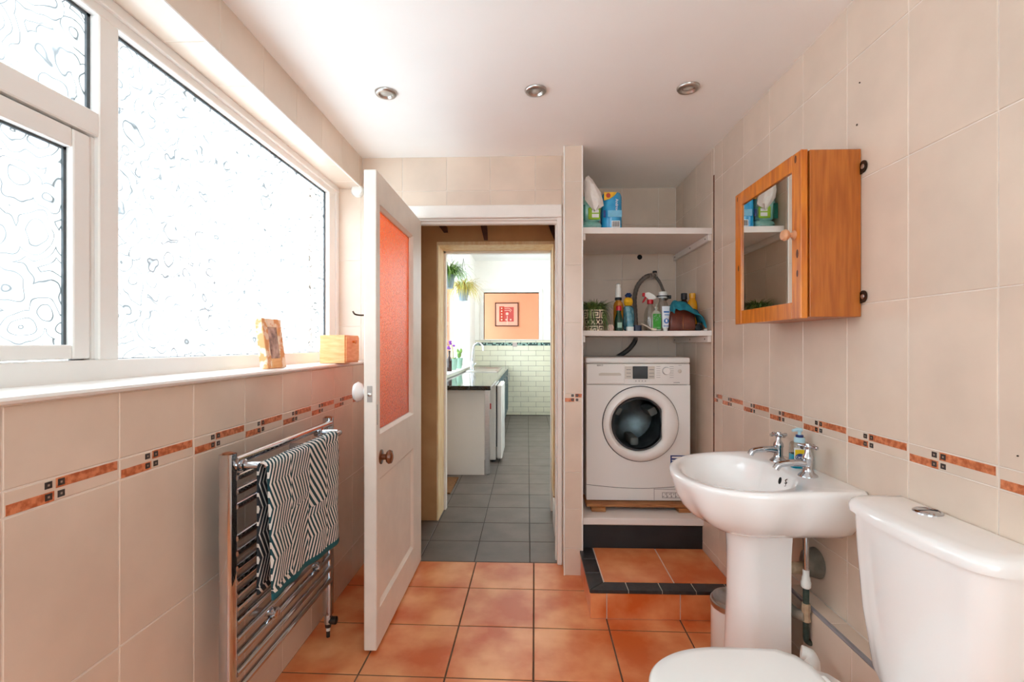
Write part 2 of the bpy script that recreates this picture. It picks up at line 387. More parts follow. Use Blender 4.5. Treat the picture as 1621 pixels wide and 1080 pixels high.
def smooth_path(pts, n=8):
    """Catmull-Rom through the points"""
    P = [Vector(p) for p in pts]; P = [P[0]*2-P[1]] + P + [P[-1]*2-P[-2]]; out = []
    for i in range(1, len(P)-2):
        for k in range(n):
            t = k/n; p0, p1, p2, p3 = P[i-1:i+3]
            out.append(0.5*((2*p1)+(-p0+p2)*t+(2*p0-5*p1+4*p2-p3)*t*t+(-p0+3*p1-3*p2+p3)*t**3))
    out.append(P[-2]); return out

WL = {}
def wloc(o): return WL.get(o.name, Vector((0, 0, 0)))
def finish(name, mb, mats, smooth=40):
    bmesh.ops.recalc_face_normals(mb.bm, faces=mb.bm.faces[:])
    me = bpy.data.meshes.new(name); mb.bm.to_mesh(me); mb.bm.free()
    for x in (mats if isinstance(mats, (list, tuple)) else [mats]): me.materials.append(x)
    if smooth:
        me.shade_smooth(); me.set_sharp_from_angle(angle=math.radians(smooth))
    return me
def obj(name, mb, mats, parent=None, smooth=40, origin=None, label=None):
    """geometry in world coordinates -> ONE object; origin at the parent's base or at its own base"""
    me = finish(name, mb, mats, smooth)
    if origin is None:
        if parent is not None and parent.type == 'EMPTY' or parent is None:
            xs = [v.co for v in me.vertices]
            origin = Vector((sum(v.x for v in xs)/len(xs), sum(v.y for v in xs)/len(xs), min(v.z for v in xs)))
        else: origin = Vector((0, 0, 0))
    origin = Vector(origin)
    me.transform(Matrix.Translation(-origin))
    o = bpy.data.objects.new(name, me); COL.objects.link(o)
    WL[o.name] = origin.copy()
    if parent: o.parent = parent; o.location = origin - wloc(parent)
    else: o.location = origin
    if label: o['label'] = label
    return o
def thing(name, label, cat, loc, group=None):
    o = bpy.data.objects.new(name, None); COL.objects.link(o); o.location = loc
    o.empty_display_size = 0.05
    WL[o.name] = Vector(loc); o['label'] = label; o['category'] = cat
    if group: o['group'] = group
    return o
def tag(o, label, cat, group=None):
    o['label'] = label; o['category'] = cat
    if group: o['group'] = group
    return o
def struct(name, mb, m, smooth=0):
    o = obj(name, mb, m, None, smooth, origin=(0, 0, 0)); o['kind'] = 'structure'; return o
def sempty(name, label=None):
    o = bpy.data.objects.new(name, None); COL.objects.link(o); o['kind'] = 'structure'; WL[o.name] = Vector((0, 0, 0))
    if label: o['label'] = label
    return o
def text(name, body, size, mtx, m, parent, extrude=0.0003, align='CENTER'):
    cu = bpy.data.curves.new(name, 'FONT'); cu.body = body; cu.size = size; cu.extrude = extrude
    cu.align_x = align; cu.align_y = 'CENTER'; cu.resolution_u = 3
    cu.materials.append(m)
    tmp = bpy.data.objects.new(name, cu)
    me = bpy.data.meshes.new_from_object(tmp); bpy.data.objects.remove(tmp); bpy.data.curves.remove(cu)
    me.name = name
    o = bpy.data.objects.new(name, me); COL.objects.link(o)
    if parent: o.parent = parent; mtx = Matrix.Translation(-wloc(parent)) @ mtx
    o.matrix_local = mtx
    return o
def part(name, m, parent, *boxes, bev=0.003, smooth=0):
    mb = MB()
    for b in boxes: mb.box(*b, bev)
    return obj(name, mb, m, parent, smooth)
FACE_Y = Matrix(((1, 0, 0), (0, 0, -1), (0, 1, 0))).to_4x4()        # text reading from -Y (towards the camera)
FACE_NX = Matrix(((0, 0, -1), (-1, 0, 0), (0, 1, 0))).to_4x4()      # text on a face that looks to -X
def at(x, y, z, R=None):
    return Matrix.Translation((x, y, z)) @ (R if R else Matrix.Identity(4))

# ------------------------------------------------------------------ tiles: one object each, shared meshes
TCACHE = {}
def tile(parent, axis, face, sgn, u0, u1, v0, v1, m, name='tile', gap=0.0026, th=0.006, ch=0.0016):
    """axis = normal axis, face = coordinate of the visible face, sgn = side it looks to"""
    u0 += gap/2; u1 -= gap/2; v0 += gap/2; v1 -= gap/2
    if u1-u0 < 0.004 or v1-v0 < 0.004: return None
    a, b = (u1-u0)/2, (v1-v0)/2
    key = (axis, sgn, round(a, 4), round(b, 4), m.name, th, name)
    me = TCACHE.get(key)
    if me is None:
        mb = MB()
        def q(u, v, n):
            n *= sgn
            return (n, u, v) if axis == 'x' else ((u, n, v) if axis == 'y' else (u, v, n))
        def rg(i, n): return [q(-a+i, -b+i, n), q(a-i, -b+i, n), q(a-i, b-i, n), q(-a+i, b-i, n)]
        mb.rings([rg(0, -th), rg(0, -ch), rg(ch, 0)], True, True, True)
        me = finish(name, mb, m, 0); TCACHE[key] = me
    cu, cv = (u0+u1)/2, (v0+v1)/2
    p = (face, cu, cv) if axis == 'x' else ((cu, face, cv) if axis == 'y' else (cu, cv, face))
    o = bpy.data.objects.new(name, me); COL.objects.link(o); WL[o.name] = Vector(p)
    o.parent = parent; o.location = Vector(p) - wloc(parent)
    return o
def tilegrid(parent, axis, face, sgn, us, vs, m=None, skip=None, name='tile'):
    for u0, u1 in zip(us, us[1:]):
        for v0, v1 in zip(vs, vs[1:]):
            if skip and skip((u0+u1)/2, (v0+v1)/2): continue
            tile(parent, axis, face, sgn, u0, u1, v0, v1, m or M['tile'], name)
BORDER_Z = (0.931, 0.979)
def border(parent, axis, face, sgn, u0, u1, flip, clip=None):
    """patterned border tile: cream body, two marbled inlay strips, four dark studs; flip = the low strip sits at the high-u end"""
    z0, z1 = BORDER_Z
    t = tile(parent, axis, face, sgn, u0, u1, z0, z1, M['tile'], 'border_tile')
    if t is None: return
    L = u1-u0; g = 0.004; zm = (z0+z1)/2
    def sub(name, f0, f1, za, zb, m, proud):
        a, b = u0+f0*L, u0+f1*L
        if flip: a, b = u0+(1-f1)*L, u0+(1-f0)*L
        if clip: a, b = max(a, clip[0]), min(b, clip[1])
        if b-a < 0.003: return
        tile(t, axis, face+sgn*proud, sgn, a, b, za, zb, m, name, gap=0.0006, th=0.0016, ch=0.0004)
    sub('inlay_strip', 0.02, 0.385, z0+0.002, zm-0.0015, M['strip'], 0.0006)
    sub('inlay_strip', 0.395, 0.98, zm+0.0015, z1-0.002, M['strip'], 0.0006)
    for f in (0.305, 0.41):
        for za in (z0+0.006, zm+0.005):
            sub('inlay_stud', f, f+0.062, za, za+0.014, M['stud'], 0.0011)
            sub('inlay_stud', f+0.02, f+0.042, za+0.0045, za+0.0095, M['stud_mid'], 0.0014)
def span(start, step, lo, hi):
    k0 = math.floor((lo-start)/step); out = [lo]
    x = start+(k0+1)*step
    while x < hi-0.012:
        if x > lo+0.012: out.append(x)
        x += step
    out.append(hi); return out

# ================================================================== THE ROOM
XL, XR, YB, ZC, YR = -0.93, 1.01, 2.71, 2.31, -1.25      # left wall, right wall, door wall, ceiling, rear wall
B = 0.0016                                                # how far grout lies behind the tile faces
RWX0, RWX1, RWZ0, RWZ1 = -0.86, 0.70, 0.70, 2.24          # unseen window added in the rear wall for front light
WY0, WX, SZ, HZ = 0.20, -1.09, 1.15, 2.135                # window start, frame face, sill top, head

# floor: terracotta tiles laid slightly askew
mb = MB(); mb.box(-1.3, 1.3, YR-0.1, 2.725, -0.12, -0.002)
floor = struct('floor', mb, M['floor_grout'])
def clip_poly(poly, x0, x1, y0, y1):
    for ax, val, keep in ((0, x0, 1), (0, x1, -1), (1, y0, 1), (1, y1, -1)):
        out = []
        for i in range(len(poly)):
            a, b = poly[i-1], poly[i]; da, db = keep*(a[ax]-val), keep*(b[ax]-val)
            if (da >= 0) != (db >= 0):
                t = da/(da-db); out.append((a[0]+(b[0]-a[0])*t, a[1]+(b[1]-a[1])*t))
            if db >= 0: out.append(b)
        poly = out
        if len(poly) < 3: return []
    return poly
gs, gox, goy, ga = 0.3293, -0.664, 2.756, 0.0153
for i in range(-2, 7):
    for j in range(-1, 13):
        g = 0.0034
        q = [(gox+i*gs+g, goy-j*gs-g), (gox+(i+1)*gs-g, goy-j*gs-g), (gox+(i+1)*gs-g, goy-(j+1)*gs+g), (gox+i*gs+g, goy-(j+1)*gs+g)]
        q = [(x*math.cos(ga)+y*math.sin(ga), -x*math.sin(ga)+y*math.cos(ga)) for x, y in q]
        q = clip_poly(q, XL, XR, YR, 2.72)
        if len(q) < 3: continue
        cx = sum(p[0] for p in q)/len(q); cy = sum(p[1] for p in q)/len(q)
        ins = [((p[0]-cx)*0.992+cx, (p[1]-cy)*0.992+cy) for p in q]
        mb = MB(); mb.rings([[(x, y, -0.01) for x, y in q], [(x, y, -0.0012) for x, y in q], [(x, y, 0) for x, y in ins]])
        obj('floor_tile', mb, M['terracotta'], floor, 0, origin=(cx, cy, 0))

# ceiling
mb = MB(); mb.box(-1.3, 1.3, YR-0.1, 3.42, ZC, ZC+0.15)
struct('ceiling', mb, M['ceiling'])

# left wall: low wall under the window, beam over it, solid part behind the camera
mb = MB()
mb.box(XL-0.30, XL-B, YR-0.1, YB+0.09, -0.1, 1.132)
mb.box(XL-0.30, -0.945-B, YR-0.1, YB+0.09, HZ+B, ZC+0.05)
mb.box(XL-0.30, XL-B, YR-0.1, WY0, 1.132, HZ+B)
wall_left = struct('wall_left', mb, M['grout'])
uj = span(1.06, 0.2425, YR, YB)
uj_b = [u for u in uj if u > 0.5]
tilegrid(wall_left, 'x', XL, 1, uj, [0.0, 0.169, 0.551, 0.931], M['tile'])
tilegrid(wall_left, 'x', XL, 1, uj, [0.979, 1.131], M['tile'])
for a, b in zip(uj, uj[1:]):
    if b-a > 0.2 and a > 0.3: border(wall_left, 'x', XL, 1, a, b, False)
    elif a > 0.3: border(wall_left, 'x', XL, 1, a, a+0.2425 if False else b, False)
    else: tile(wall_left, 'x', XL, 1, a, b, *BORDER_Z, M['tile'], 'border_tile')
tilegrid(wall_left, 'x', -0.945, 1, span(1.20, 0.2425, YR, YB), [HZ, ZC], M['tile'])
tilegrid(wall_left, 'z', HZ, -1, [-1.075, -0.945], span(1.38, 0.2425, WY0, YB), M['tile'])
# white bead along the edge of the beam
mb = MB(); mb.box(-0.95, -0.9425, WY0, YB-0.001, HZ-0.002, HZ+0.004, 0.001)
struct('trim_1', mb, M['upvc'])

# right wall with the boxed-in pipe ledge at its foot
mb = MB(); mb.box(XR+B, XR+0.2, YR-0.1, 3.5, -0.1, ZC+0.05)
wall_right = struct('wall_right', mb, M['grout'])
uj = span(1.06, 0.2425, YR, 2.622)
tilegrid(wall_right, 'x', XR, -1, uj, [0.36, 0.554, 0.931], M['tile'])
tilegrid(wall_right, 'x', XR, -1, uj, [0.979, 1.363, 1.742, 2.123, ZC], M['tile'])
for a, b in zip(uj, uj[1:]):
    if a > 0.3: border(wall_right, 'x', XR, -1, a, b, True)
    else: tile(wall_right, 'x', XR, -1, a, b, *BORDER_Z, M['tile'], 'border_tile')
tilegrid(wall_right, 'x', XR, -1, [2.632, 2.655, 2.9, 3.144, 3.29], [0.36, 1.062, 1.44, 1.70, 2.073, ZC], M['tile'])
# the cracked, unfilled joint where the niche begins
mb = MB(); mb.box(XR-0.001, XR+0.006, 2.621, 2.6325, 0.38, 2.16)
struct('trim_2', mb, M['crack'])
# ledge
mb = MB(); mb.box(0.948+B, XR+0.01, YR, 3.3, -0.05, 0.36-B)
wall_ledge = struct('wall_ledge', mb, M['grout'])
uj = span(1.19, 0.2425, YR, 2.63)
tilegrid(wall_ledge, 'x', 0.948, -1, uj, [0.0, 0.175, 0.351], M['tile'])
tilegrid(wall_ledge, 'z', 0.36, 1, [0.957, XR], span(1.30, 0.2425, YR, 2.63), M['tile'])
mb = MB(); mb.tube([(0.953, YR, 0.3545), (0.953, 2.62, 0.3545)], 0.0072, 8)
struct('trim_3', mb, M['trimgrey'], 40)

# wall with the doorway
DX0, DX1, DZ = -0.605, 0.168, 1.93
mb = MB()
mb.box(-1.24, -0.665, YB+B, 2.80, -0.1, ZC+0.05)
mb.box(-0.665, 0.24, YB+B, 2.80, 2.0, ZC+0.05)
wall_back = struct('wall_back', mb, M['grout'])
tilegrid(wall_back, 'y', YB, -1, [XL, -0.70], [0.0, 0.169, 0.551, 0.979, 1.131], M['tile'])
tilegrid(wall_back, 'y', YB, -1, [-1.085, -0.952], [1.345, 1.722, HZ], M['tile'])
tilegrid(wall_back, 'y', YB, -1, [-0.952, -0.714], [1.345, 1.722, 2.116], M['tile'])
tilegrid(wall_back, 'y', YB, -1, [-1.085, -0.952, -0.714], [1.152, 1.345], M['tile'])
tilegrid(wall_back, 'y', YB, -1, [-0.945, -0.714, -0.46, -0.212, 0.043, 0.197], [2.116, ZC], M['tile'])
tilegrid(wall_back, 'y', YB, -1, [-0.714, -0.46, -0.212, 0.043, 0.197], [2.03, 2.116], M['tile'])

# door lining and architrave
mb = MB()
mb.box(-0.70, 0.193, YB-0.018, YB+0.004, 1.962, 2.03, 0.004)          # head architrave
mb.box(-0.69, 0.193, YB-0.026, YB-0.010, 1.955, 1.967, 0.003)
mb.box(-0.665, 0.185, YB-0.006, 2.80, 1.945, 1.965)                    # lining head
mb.box(-0.655, DX1, YB+0.014, YB+0.05, DZ, 1.947, 0.002)               # stop
door_frame = struct('trim_4', mb, M['paint'], 0)
mb = MB()
mb.box(DX1, 0.196, YB-0.016, YB+0.004, 0.0, 2.0, 0.004)
mb.box(0.160, DX1+0.004, YB+0.045, 2.80, 0.0, DZ+0.02, 0.002)
mb.box(DX1, 0.196, YB, 2.80, 0.0, 1.95)
struct('trim_5', mb, M['paint'])
mb = MB(); mb.box(-0.70, -0.66, YB-0.016, 2.80, 0.0, 2.0, 0.003)
struct('trim_6', mb, M['paint'])

# pillar: end of the partition between doorway and niche
PX0, PX1, PY = 0.197, 0.296, 2.58
mb = MB(); mb.box(PX0+B, PX1-B, PY+B, 3.40, -0.05, ZC+0.02)
wall_partition = struct('wall_partition', mb, M['grout'])
pz = [0.0, 0.145, 0.357, 0.554, 0.931]
tilegrid(wall_partition, 'y', PY, -1, [PX0, PX1], pz, M['tile'])
tilegrid(wall_partition, 'y', PY, -1, [PX0, PX1], [0.979, 1.359, 1.668, 2.118, ZC], M['tile'])
t = tile(wall_partition, 'y', PY, -1, PX0, PX1, *BORDER_Z, M['tile'], 'border_tile')
def psub(name, a, b, za, zb, m, pr): tile(t, 'y', PY-pr, -1, a, b, za, zb, m, name, gap=0.0006, th=0.0016, ch=0.0004)
zb0, zb1 = BORDER_Z; zbm = (zb0+zb1)/2; pc = 0.254
psub('inlay_strip', PX0+0.002, pc-0.002, zb0+0.002, zbm-0.0015, M['strip'], 0.0006)
psub('inlay_strip', pc+0.002, PX1-0.002, zbm+0.0015, zb1-0.002, M['strip'], 0.0006)
for a in (pc-0.019, pc+0.005):
    for za in (zb0+0.006, zbm+0.005):
        psub('inlay_stud', a, a+0.014, za, za+0.014, M['stud'], 0.0011); psub('inlay_stud', a+0.0045, a+0.0095, za+0.0045, za+0.0095, M['stud_mid'], 0.0014)
mb = MB(); mb.tube([(PX0+0.001, PY+0.001, 0.0), (PX0+0.001, PY+0.001, ZC)], 0.004, 8); struct('trim_7', mb, M['upvc'], 40)
mb = MB(); mb.tube([(PX1-0.001, PY+0.001, 0.0), (PX1-0.001, PY+0.001, ZC)], 0.004, 8); struct('trim_8', mb, M['upvc'], 40)
tilegrid(wall_partition, 'x', PX1, 1, [2.60, 2.82, 3.06, 3.29], [0.3, 0.69, 1.07, 1.45, 1.684, 2.06, ZC], M['tile'])
tilegrid(wall_partition, 'x', PX0, -1, [PY+0.006, YB-0.018], pz+[0.979, 1.359, 1.668, 2.118, ZC], M['tile'])

# niche back
mb = MB(); mb.box(0.20, 1.2, 3.29+B, 3.42, -0.05, ZC+0.05)
wall_niche = struct('wall_niche', mb, M['grout'])
tilegrid(wall_niche, 'y', 3.29, -1, [0.298, 0.40, 0.645, 0.893, 1.008], [0.30, 0.74, 1.115, 1.40, 1.684, 2.06, ZC], M['tile'])
mb = MB(); mb.lathe([(0.017, 3.2895), (0.017, 3.2885)], (0.765, 0, 1.838), 'y', 20); obj('pipe_hole', mb, M['hole'], wall_niche, 0)

# rear wall, behind the camera
mb = MB(); mb.box(-1.3, RWX0, YR-0.1, YR, -0.1, ZC+0.05); mb.box(RWX1, 1.3, YR-0.1, YR, -0.1, ZC+0.05)
mb.box(RWX0, RWX1, YR-0.1, YR, -0.1, RWZ0); mb.box(RWX0, RWX1, YR-0.1, YR, RWZ1, ZC+0.05)
wall_rear = struct('wall_rear', mb, M['tile'])
added_rwin = sempty('added_window_rear', 'added unseen window behind the camera that lights the room')  # added out of view, sends daylight in from behind the camera
for a, b, c, d, nm in ((RWX0, RWX1, RWZ0, RWZ0+0.05, 'frame_sill_member'), (RWX0, RWX1, RWZ1-0.05, RWZ1, 'frame_head'), (RWX0, RWX0+0.05, RWZ0, RWZ1, 'frame_jamb'), (RWX1-0.05, RWX1, RWZ0, RWZ1, 'frame_jamb'), ((RWX0+RWX1)/2-0.025, (RWX0+RWX1)/2+0.025, RWZ0, RWZ1, 'mullion')):
    obj(nm, MB().box(a, b, YR-0.08, YR-0.02, c, d, 0.003), M['upvc'], added_rwin, 0)
for a, b in ((RWX0+0.04, (RWX0+RWX1)/2-0.02), ((RWX0+RWX1)/2+0.02, RWX1-0.04)):
    obj('pane', MB().box(a, b, YR-0.055, YR-0.05, RWZ0+0.04, RWZ1-0.04), M['clear'], added_rwin, 0)

# raised platform under the washing machine and the tiled step before it
SXA = 0.285; SY0, SY1, SZT = 2.172, 2.61, 0.133
mb = MB(); mb.box(PX1-0.001, 0.972, 2.625, 3.29, 0.0, 0.262)
struct('trim_9', mb, M['black_board'])
mb = MB(); mb.box(PX1, 0.985, 2.605, 3.29, 0.263, 0.30, 0.004); struct('trim_10', mb, M['shelf'])
mb = MB(); mb.box(SXA+0.004, 0.946, SY0+0.004, 2.624, 0.0, SZT-0.003)
step = struct('trim_11', mb, M['grout']); step['label'] = 'tiled step with black edging in front of the washing machine'
# top slabs, black edging, risers
ed = 0.072
def slab(poly, z0, z1, m, name):
    cx = sum(p[0] for p in poly)/len(poly); cy = sum(p[1] for p in poly)/len(poly)
    ins = [((p[0]-cx)*0.985+cx, (p[1]-cy)*0.985+cy) for p in poly]
    mb = MB(); mb.rings([[(x, y, z0) for x, y in poly], [(x, y, z1-0.002) for x, y in poly], [(x, y, z1) for x, y in ins]])
    return obj(name, mb, m, step, 0, origin=(cx, cy, z0))
tz = SZT
slab([(SXA+ed+0.002, SY0+ed+0.003), (0.679, SY0+ed+0.003), (0.688, 2.623), (SXA+ed+0.002, 2.623)], tz-0.01, tz, M['terracotta'], 'step_tile')
slab([(0.684, SY0+ed+0.003), (0.946, SY0+ed+0.003), (0.946, 2.623), (0.693, 2.623)], tz-0.01, tz, M['terracotta'], 'step_tile')
xs = [SXA-0.004, 0.455, 0.606, 0.757, 0.908, 0.946]
for i, (a, b) in enumerate(zip(xs, xs[1:])):
    lo = (a+ed if i == 0 else a)
    slab([(a+0.002, SY0-0.004), (b-0.002, SY0-0.004), (b-0.002, SY0+ed-0.002), (lo+0.003, SY0+ed-0.002)], tz-0.014, tz+0.001, M['black_tile'], 'edging_tile')
ys = [SY0-0.004, 2.33, 2.48, 2.623]
for i, (a, b) in enumerate(zip(ys, ys[1:])):
    lo = (a+ed if i == 0 else a)
    slab([(SXA-0.004, a+0.003), (SXA+ed-0.004, lo+0.004), (SXA+ed-0.004, b-0.002), (SXA-0.004, b-0.002)], tz-0.014, tz+0.001, M['black_tile'], 'edging_tile')
for a, b in ((SXA, 0.358), (0.358, 0.687), (0.687, 0.946)):
    tile(step, 'y', SY0, -1, a, b, 0.0, tz-0.014, M['terracotta'], 'riser_tile', gap=0.004)
tile(step, 'x', SXA, -1, SY0, 2.40, 0.0, tz-0.014, M['terracotta'], 'riser_tile', gap=0.004)
tile(step, 'x', SXA, -1, 2.40, 2.578, 0.0, tz-0.014, M['terracotta'], 'riser_tile', gap=0.004)

# ------------------------------------------------------------------ window 1
win = sempty('window_1', 'white framed window with swirl patterned obscure glass')
GY0, GY1 = 1.243, 2.60
CY1 = 1.163; TZ0, TZ1 = 1.768, 1.829
part('frame_sill_member', M['upvc'], win, (WX-0.07, WX, WY0, YB, SZ-0.01, 1.202))
part('frame_head', M['upvc'], win, (WX-0.07, WX, WY0, YB, 2.082, HZ+0.01), (WX-0.02, WX+0.012, WY0, YB, 2.108, HZ+0.004))
part('frame_jamb', M['upvc'], win, (WX-0.07, WX, GY1, YB, 1.202, 2.082), (WX-0.02, WX+0.010, 2.675, YB, 1.152, 2.12))
part('frame_jamb', M['upvc'], win, (WX-0.07, WX, WY0, WY0+0.06, 1.202, 2.082))
part('mullion', M['upvc'], win, (WX-0.07, WX, 1.183, GY0, 1.202, 2.082))
part('mullion_lip', M['upvc'], win, (WX-0.07, WX-0.012, 1.171, 1.185, 1.202, TZ0))
part('transom', M['upvc'], win, (WX-0.07, WX, WY0+0.06, 1.183, TZ0, TZ1))
# opening casement below the transom
cs = MB()
CZ0, CZ1 = 1.205, 1.762; fw = 0.047
ca = obj('casement', MB().box(WX-0.06, WX-0.004, CY1-fw, CY1, CZ0, CZ1, 0.005, 2).box(WX-0.06, WX-0.004, WY0+0.07, WY0+0.07+fw, CZ0, CZ1, 0.005, 2), M['upvc'], win, 0)
for a, b in ((CZ0, CZ0+fw-0.012), (CZ1-fw, CZ1)):
    obj('casement_rail', MB().box(WX-0.059, WX-0.0045, WY0+0.07+fw+0.0003, CY1-fw-0.0003, a, b, 0.004, 2), M['upvc'], ca, 0)
part('gap_seal', M['gasket'], win, (WX-0.06, WX-0.03, CY1-0.002, 1.172, 1.202, TZ0), (WX-0.06, WX-0.03, WY0+0.06, 1.184, CZ1-0.002, TZ0+0.002), bev=0)
def pane(y0, y1, z0, z1, dep, parent):
    mb = MB(); mb.box(WX-dep-0.004, WX-dep, y0, y1, z0, z1)
    for f in mb.bm.faces:
        if abs(f.normal.x) < 0.5 or f.calc_center_median().x < WX-dep-0.002: f.material_index = 1
    for f in mb.bm.faces:
        f.normal_update(); f.material_index = 0 if f.normal.x > 0.5 else 1
    p = obj('pane', mb, [M['pane'], M['clear']], parent, 0)
    s = 0.006
    mb = MB()
    for b in ((y0, y1, z0, z0+s), (y0, y1, z1-s*2, z1), (y0, y0+s, z0, z1), (y1-s*2.2, y1, z0, z1)):
        mb.box(WX-dep, WX-dep+0.006, *b)
    obj('pane_seal', mb, M['gasket'], parent, 0)
pane(GY0-0.004, GY1+0.004, 1.198, 2.086, 0.03, win)
pane(WY0+0.056, 1.187, TZ1-0.004, 2.086, 0.03, win)
pane(WY0+0.07+fw-0.006, CY1-fw+0.006, CZ0+fw-0.018, CZ1-fw+0.006, 0.026, ca)
# sill board
mb = MB()
prof = [(-1.10, 1.132), (-0.925, 1.132), (-0.917, 1.135), (-0.914, 1.141), (-0.917, 1.147), (-0.925, SZ), (-0.985, SZ), (-0.987, SZ-0.002), (-0.99, SZ-0.002), (-0.992, SZ), (-1.10, SZ)]
mb.rings([[(x, y, z) for x, z in prof] for y in (WY0, YB-0.001)])
sill = struct('trim_12', mb, M['upvc'], 40)

# ------------------------------------------------------------------ door_1
door = sempty('door_1', 'white painted door standing open with a red hammered glass pane')
XA, XB, Y0, Y1 = -0.656, -0.605, 1.897, 2.706; ZB, ZT = 0.012, 1.944
part('stile', M['doorpaint'], door, (XA, XB, Y0, 1.945, ZB, ZT))
part('stile', M['doorpaint'], door, (XA, XB, 2.515, Y1, ZB, ZT))
part('top_rail', M['doorpaint'], door, (XA, XB, 1.94, 2.52, 1.815, ZT), bev=0.002)
part('lock_rail', M['doorpaint'], door, (XA, XB, 1.94, 2.52, 0.69, 0.875), bev=0.002)
part('bottom_rail', M['doorpaint'], door, (XA, XB, 1.94, 2.52, ZB, 0.165), bev=0.002)
mb = MB()   # sunk panel with a sloping bead
for xf, sg in ((XB, 1), (XA, -1)):
    def rg(i, d): return [(xf-sg*d, 1.945+i, 0.165+i), (xf-sg*d, 2.515-i, 0.165+i), (xf-sg*d, 2.515-i, 0.69-i), (xf-sg*d, 1.945+i, 0.69-i)]
    mb.rings([rg(-0.002, 0.001), rg(0.014, 0.011), rg(0.02, 0.011)], True, False, True)
obj('sunk_panel', mb, M['doorpaint'], door, 0)
mb = MB()   # glazing bead
for xf, sg in ((XB, 1), (XA, -1)):
    def rg(i, d): return [(xf-sg*d, 1.945+i, 0.875+i), (xf-sg*d, 2.515-i, 0.875+i), (xf-sg*d, 2.515-i, 1.815-i), (xf-sg*d, 1.945+i, 1.815-i)]
    mb.rings([rg(-0.002, 0.002), rg(0.010, 0.014), rg(0.010, 0.022)], True, False, False)
obj('glazing_bead', mb, M['doorpaint'], door, 0)
mb = MB(); mb.box(-0.6325, -0.6285, 1.95, 2.51, 0.88, 1.81)
for f in mb.bm.faces:
    f.normal_update(); f.material_index = 0 if f.normal.x > 0.5 else 1
obj('red_glass_pane', mb, [M['red'], M['clear']], door, 0)
kn = obj('knob', MB().lathe([(0.03, XB), (0.03, XB+0.003), (0.012, XB+0.005), (0.012, XB+0.022), (0.024, XB+0.026), (0.029, XB+0.034), (0.026, XB+0.044), (0.012, XB+0.049), (0.001, XB+0.05)], (0, 1.958, 0.777), 'x', 24), M['knobbrown'], door)
obj('knob', MB().lathe([(0.03, XA), (0.03, XA-0.003), (0.013, XA-0.006), (0.013, XA-0.02), (0.034, XA-0.03), (0.042, XA-0.045), (0.034, XA-0.058), (0.001, XA-0.064)], (0, 1.958, 1.045), 'x', 24), M['glassknob'], door, label='white porcelain knob on the back of the door')
mb = MB(); mb.box(XB, XB+0.0025, 1.903, 1.911, 0.917, 1.0, 0.001); obj('key_plate', mb, M['steel'], door, 0)
mb = MB(); mb.box(-0.642, -0.622, Y0-0.002, Y0+0.001, 1.01, 1.075, 0.0005); mb.lathe([(0.008, Y0-0.002), (0.008, Y0-0.006), (0.004, Y0-0.008)], (-0.632, 0, 1.04), 'y', 14)
obj('latch', mb, M['steel'], door)
mb = MB(); mb.tube(smooth_path([(XA, 1.96, 1.365), (XA-0.03, 1.955, 1.362), (XA-0.055, 1.952, 1.366), (XA-0.065, 1.952, 1.378)]), 0.0035, 8); obj('coat_hook', mb, M['iron'], door)
# round white sensor on the wall behind the door
o = obj('wall_sensor', MB().lathe([(0.036, 2.708), (0.036, 2.690), (0.03, 2.680), (0.012, 2.676), (0.001, 2.676)], (-0.968, 0, 2.118), 'y', 24), M['capwhite'])
tag(o, 'small round white sensor high on the wall behind the open door', 'sensor')

# ================================================================== LOBBY AND KITCHEN
KY, KX0, KX1, KZ = 8.46, -0.93, 0.95, 2.73
KY0, KY1 = 3.60, 3.62
mb = MB(); mb.box(-1.6, 1.2, 2.725, KY+0.2, -0.12, -0.0025)
kfloor = struct('floor_kitchen', mb, M['slate_grout'])
sx = [0.014+0.3175*k for k in range(-4, 4)]; sy = [2.726]+[3.012+0.3145*k for k in range(0, 18)]
for a, b in zip(sx, sx[1:]):
    for c, d in zip(sy, sy[1:]):
        if a > -1.3 and b < 1.0: tile(kfloor, 'z', -0.0005, 1, a, b, c, min(d, KY), M['slate'], 'floor_tile', gap=0.0045)
# lobby shell
mb = MB(); mb.box(-1.3, -1.2, 2.80, 3.36, -0.1, 2.6); struct('wall_lobby_left', mb, M['plaster'])
mb = MB(); mb.box(0.19, 0.205, 2.80, 3.36, -0.05, 2.5); struct('wall_lobby_right', mb, M['plaster'])
mb = MB(); mb.box(-1.3, 0.3, 2.80, 3.60, 2.5, 2.6); struct('ceiling_lobby', mb, M['plaster'])
mb = MB()
mb.box(-1.3, -0.638, 3.356, KY0, -0.05, 2.55)
mb.box(0.190, 1.3, 3.425, KY0, -0.05, 2.75)
mb.box(-0.638, 0.190, 3.356, KY0, 1.955, 2.75)
wl = struct('wall_lobby', mb, M['plaster'])
mb = MB()       # plaster skim of the opening
mb.box(-0.640, -0.628, 3.350, KY0+0.002, 0, 1.955, 0.002); mb.box(0.180, 0.197, 3.350, KY0+0.002, 0.18, 1.955, 0.002); mb.box(-0.64, 0.197, 3.350, KY0+0.002, 1.943, 1.966, 0.002)
obj('reveal_lining', mb, M['reveal'], wl, 0)
mb = MB()       # thin white inner frame of the opening
mb.box(-0.640, -0.612, 3.57, 3.625, 0, 1.943, 0.002); mb.box(0.172, 0.19, 3.57, 3.625, 0, 1.943, 0.002); mb.box(-0.64, 0.19, 3.57, 3.625, 1.926, 1.943, 0.002)
struct('trim_13', mb, M['kwall'])
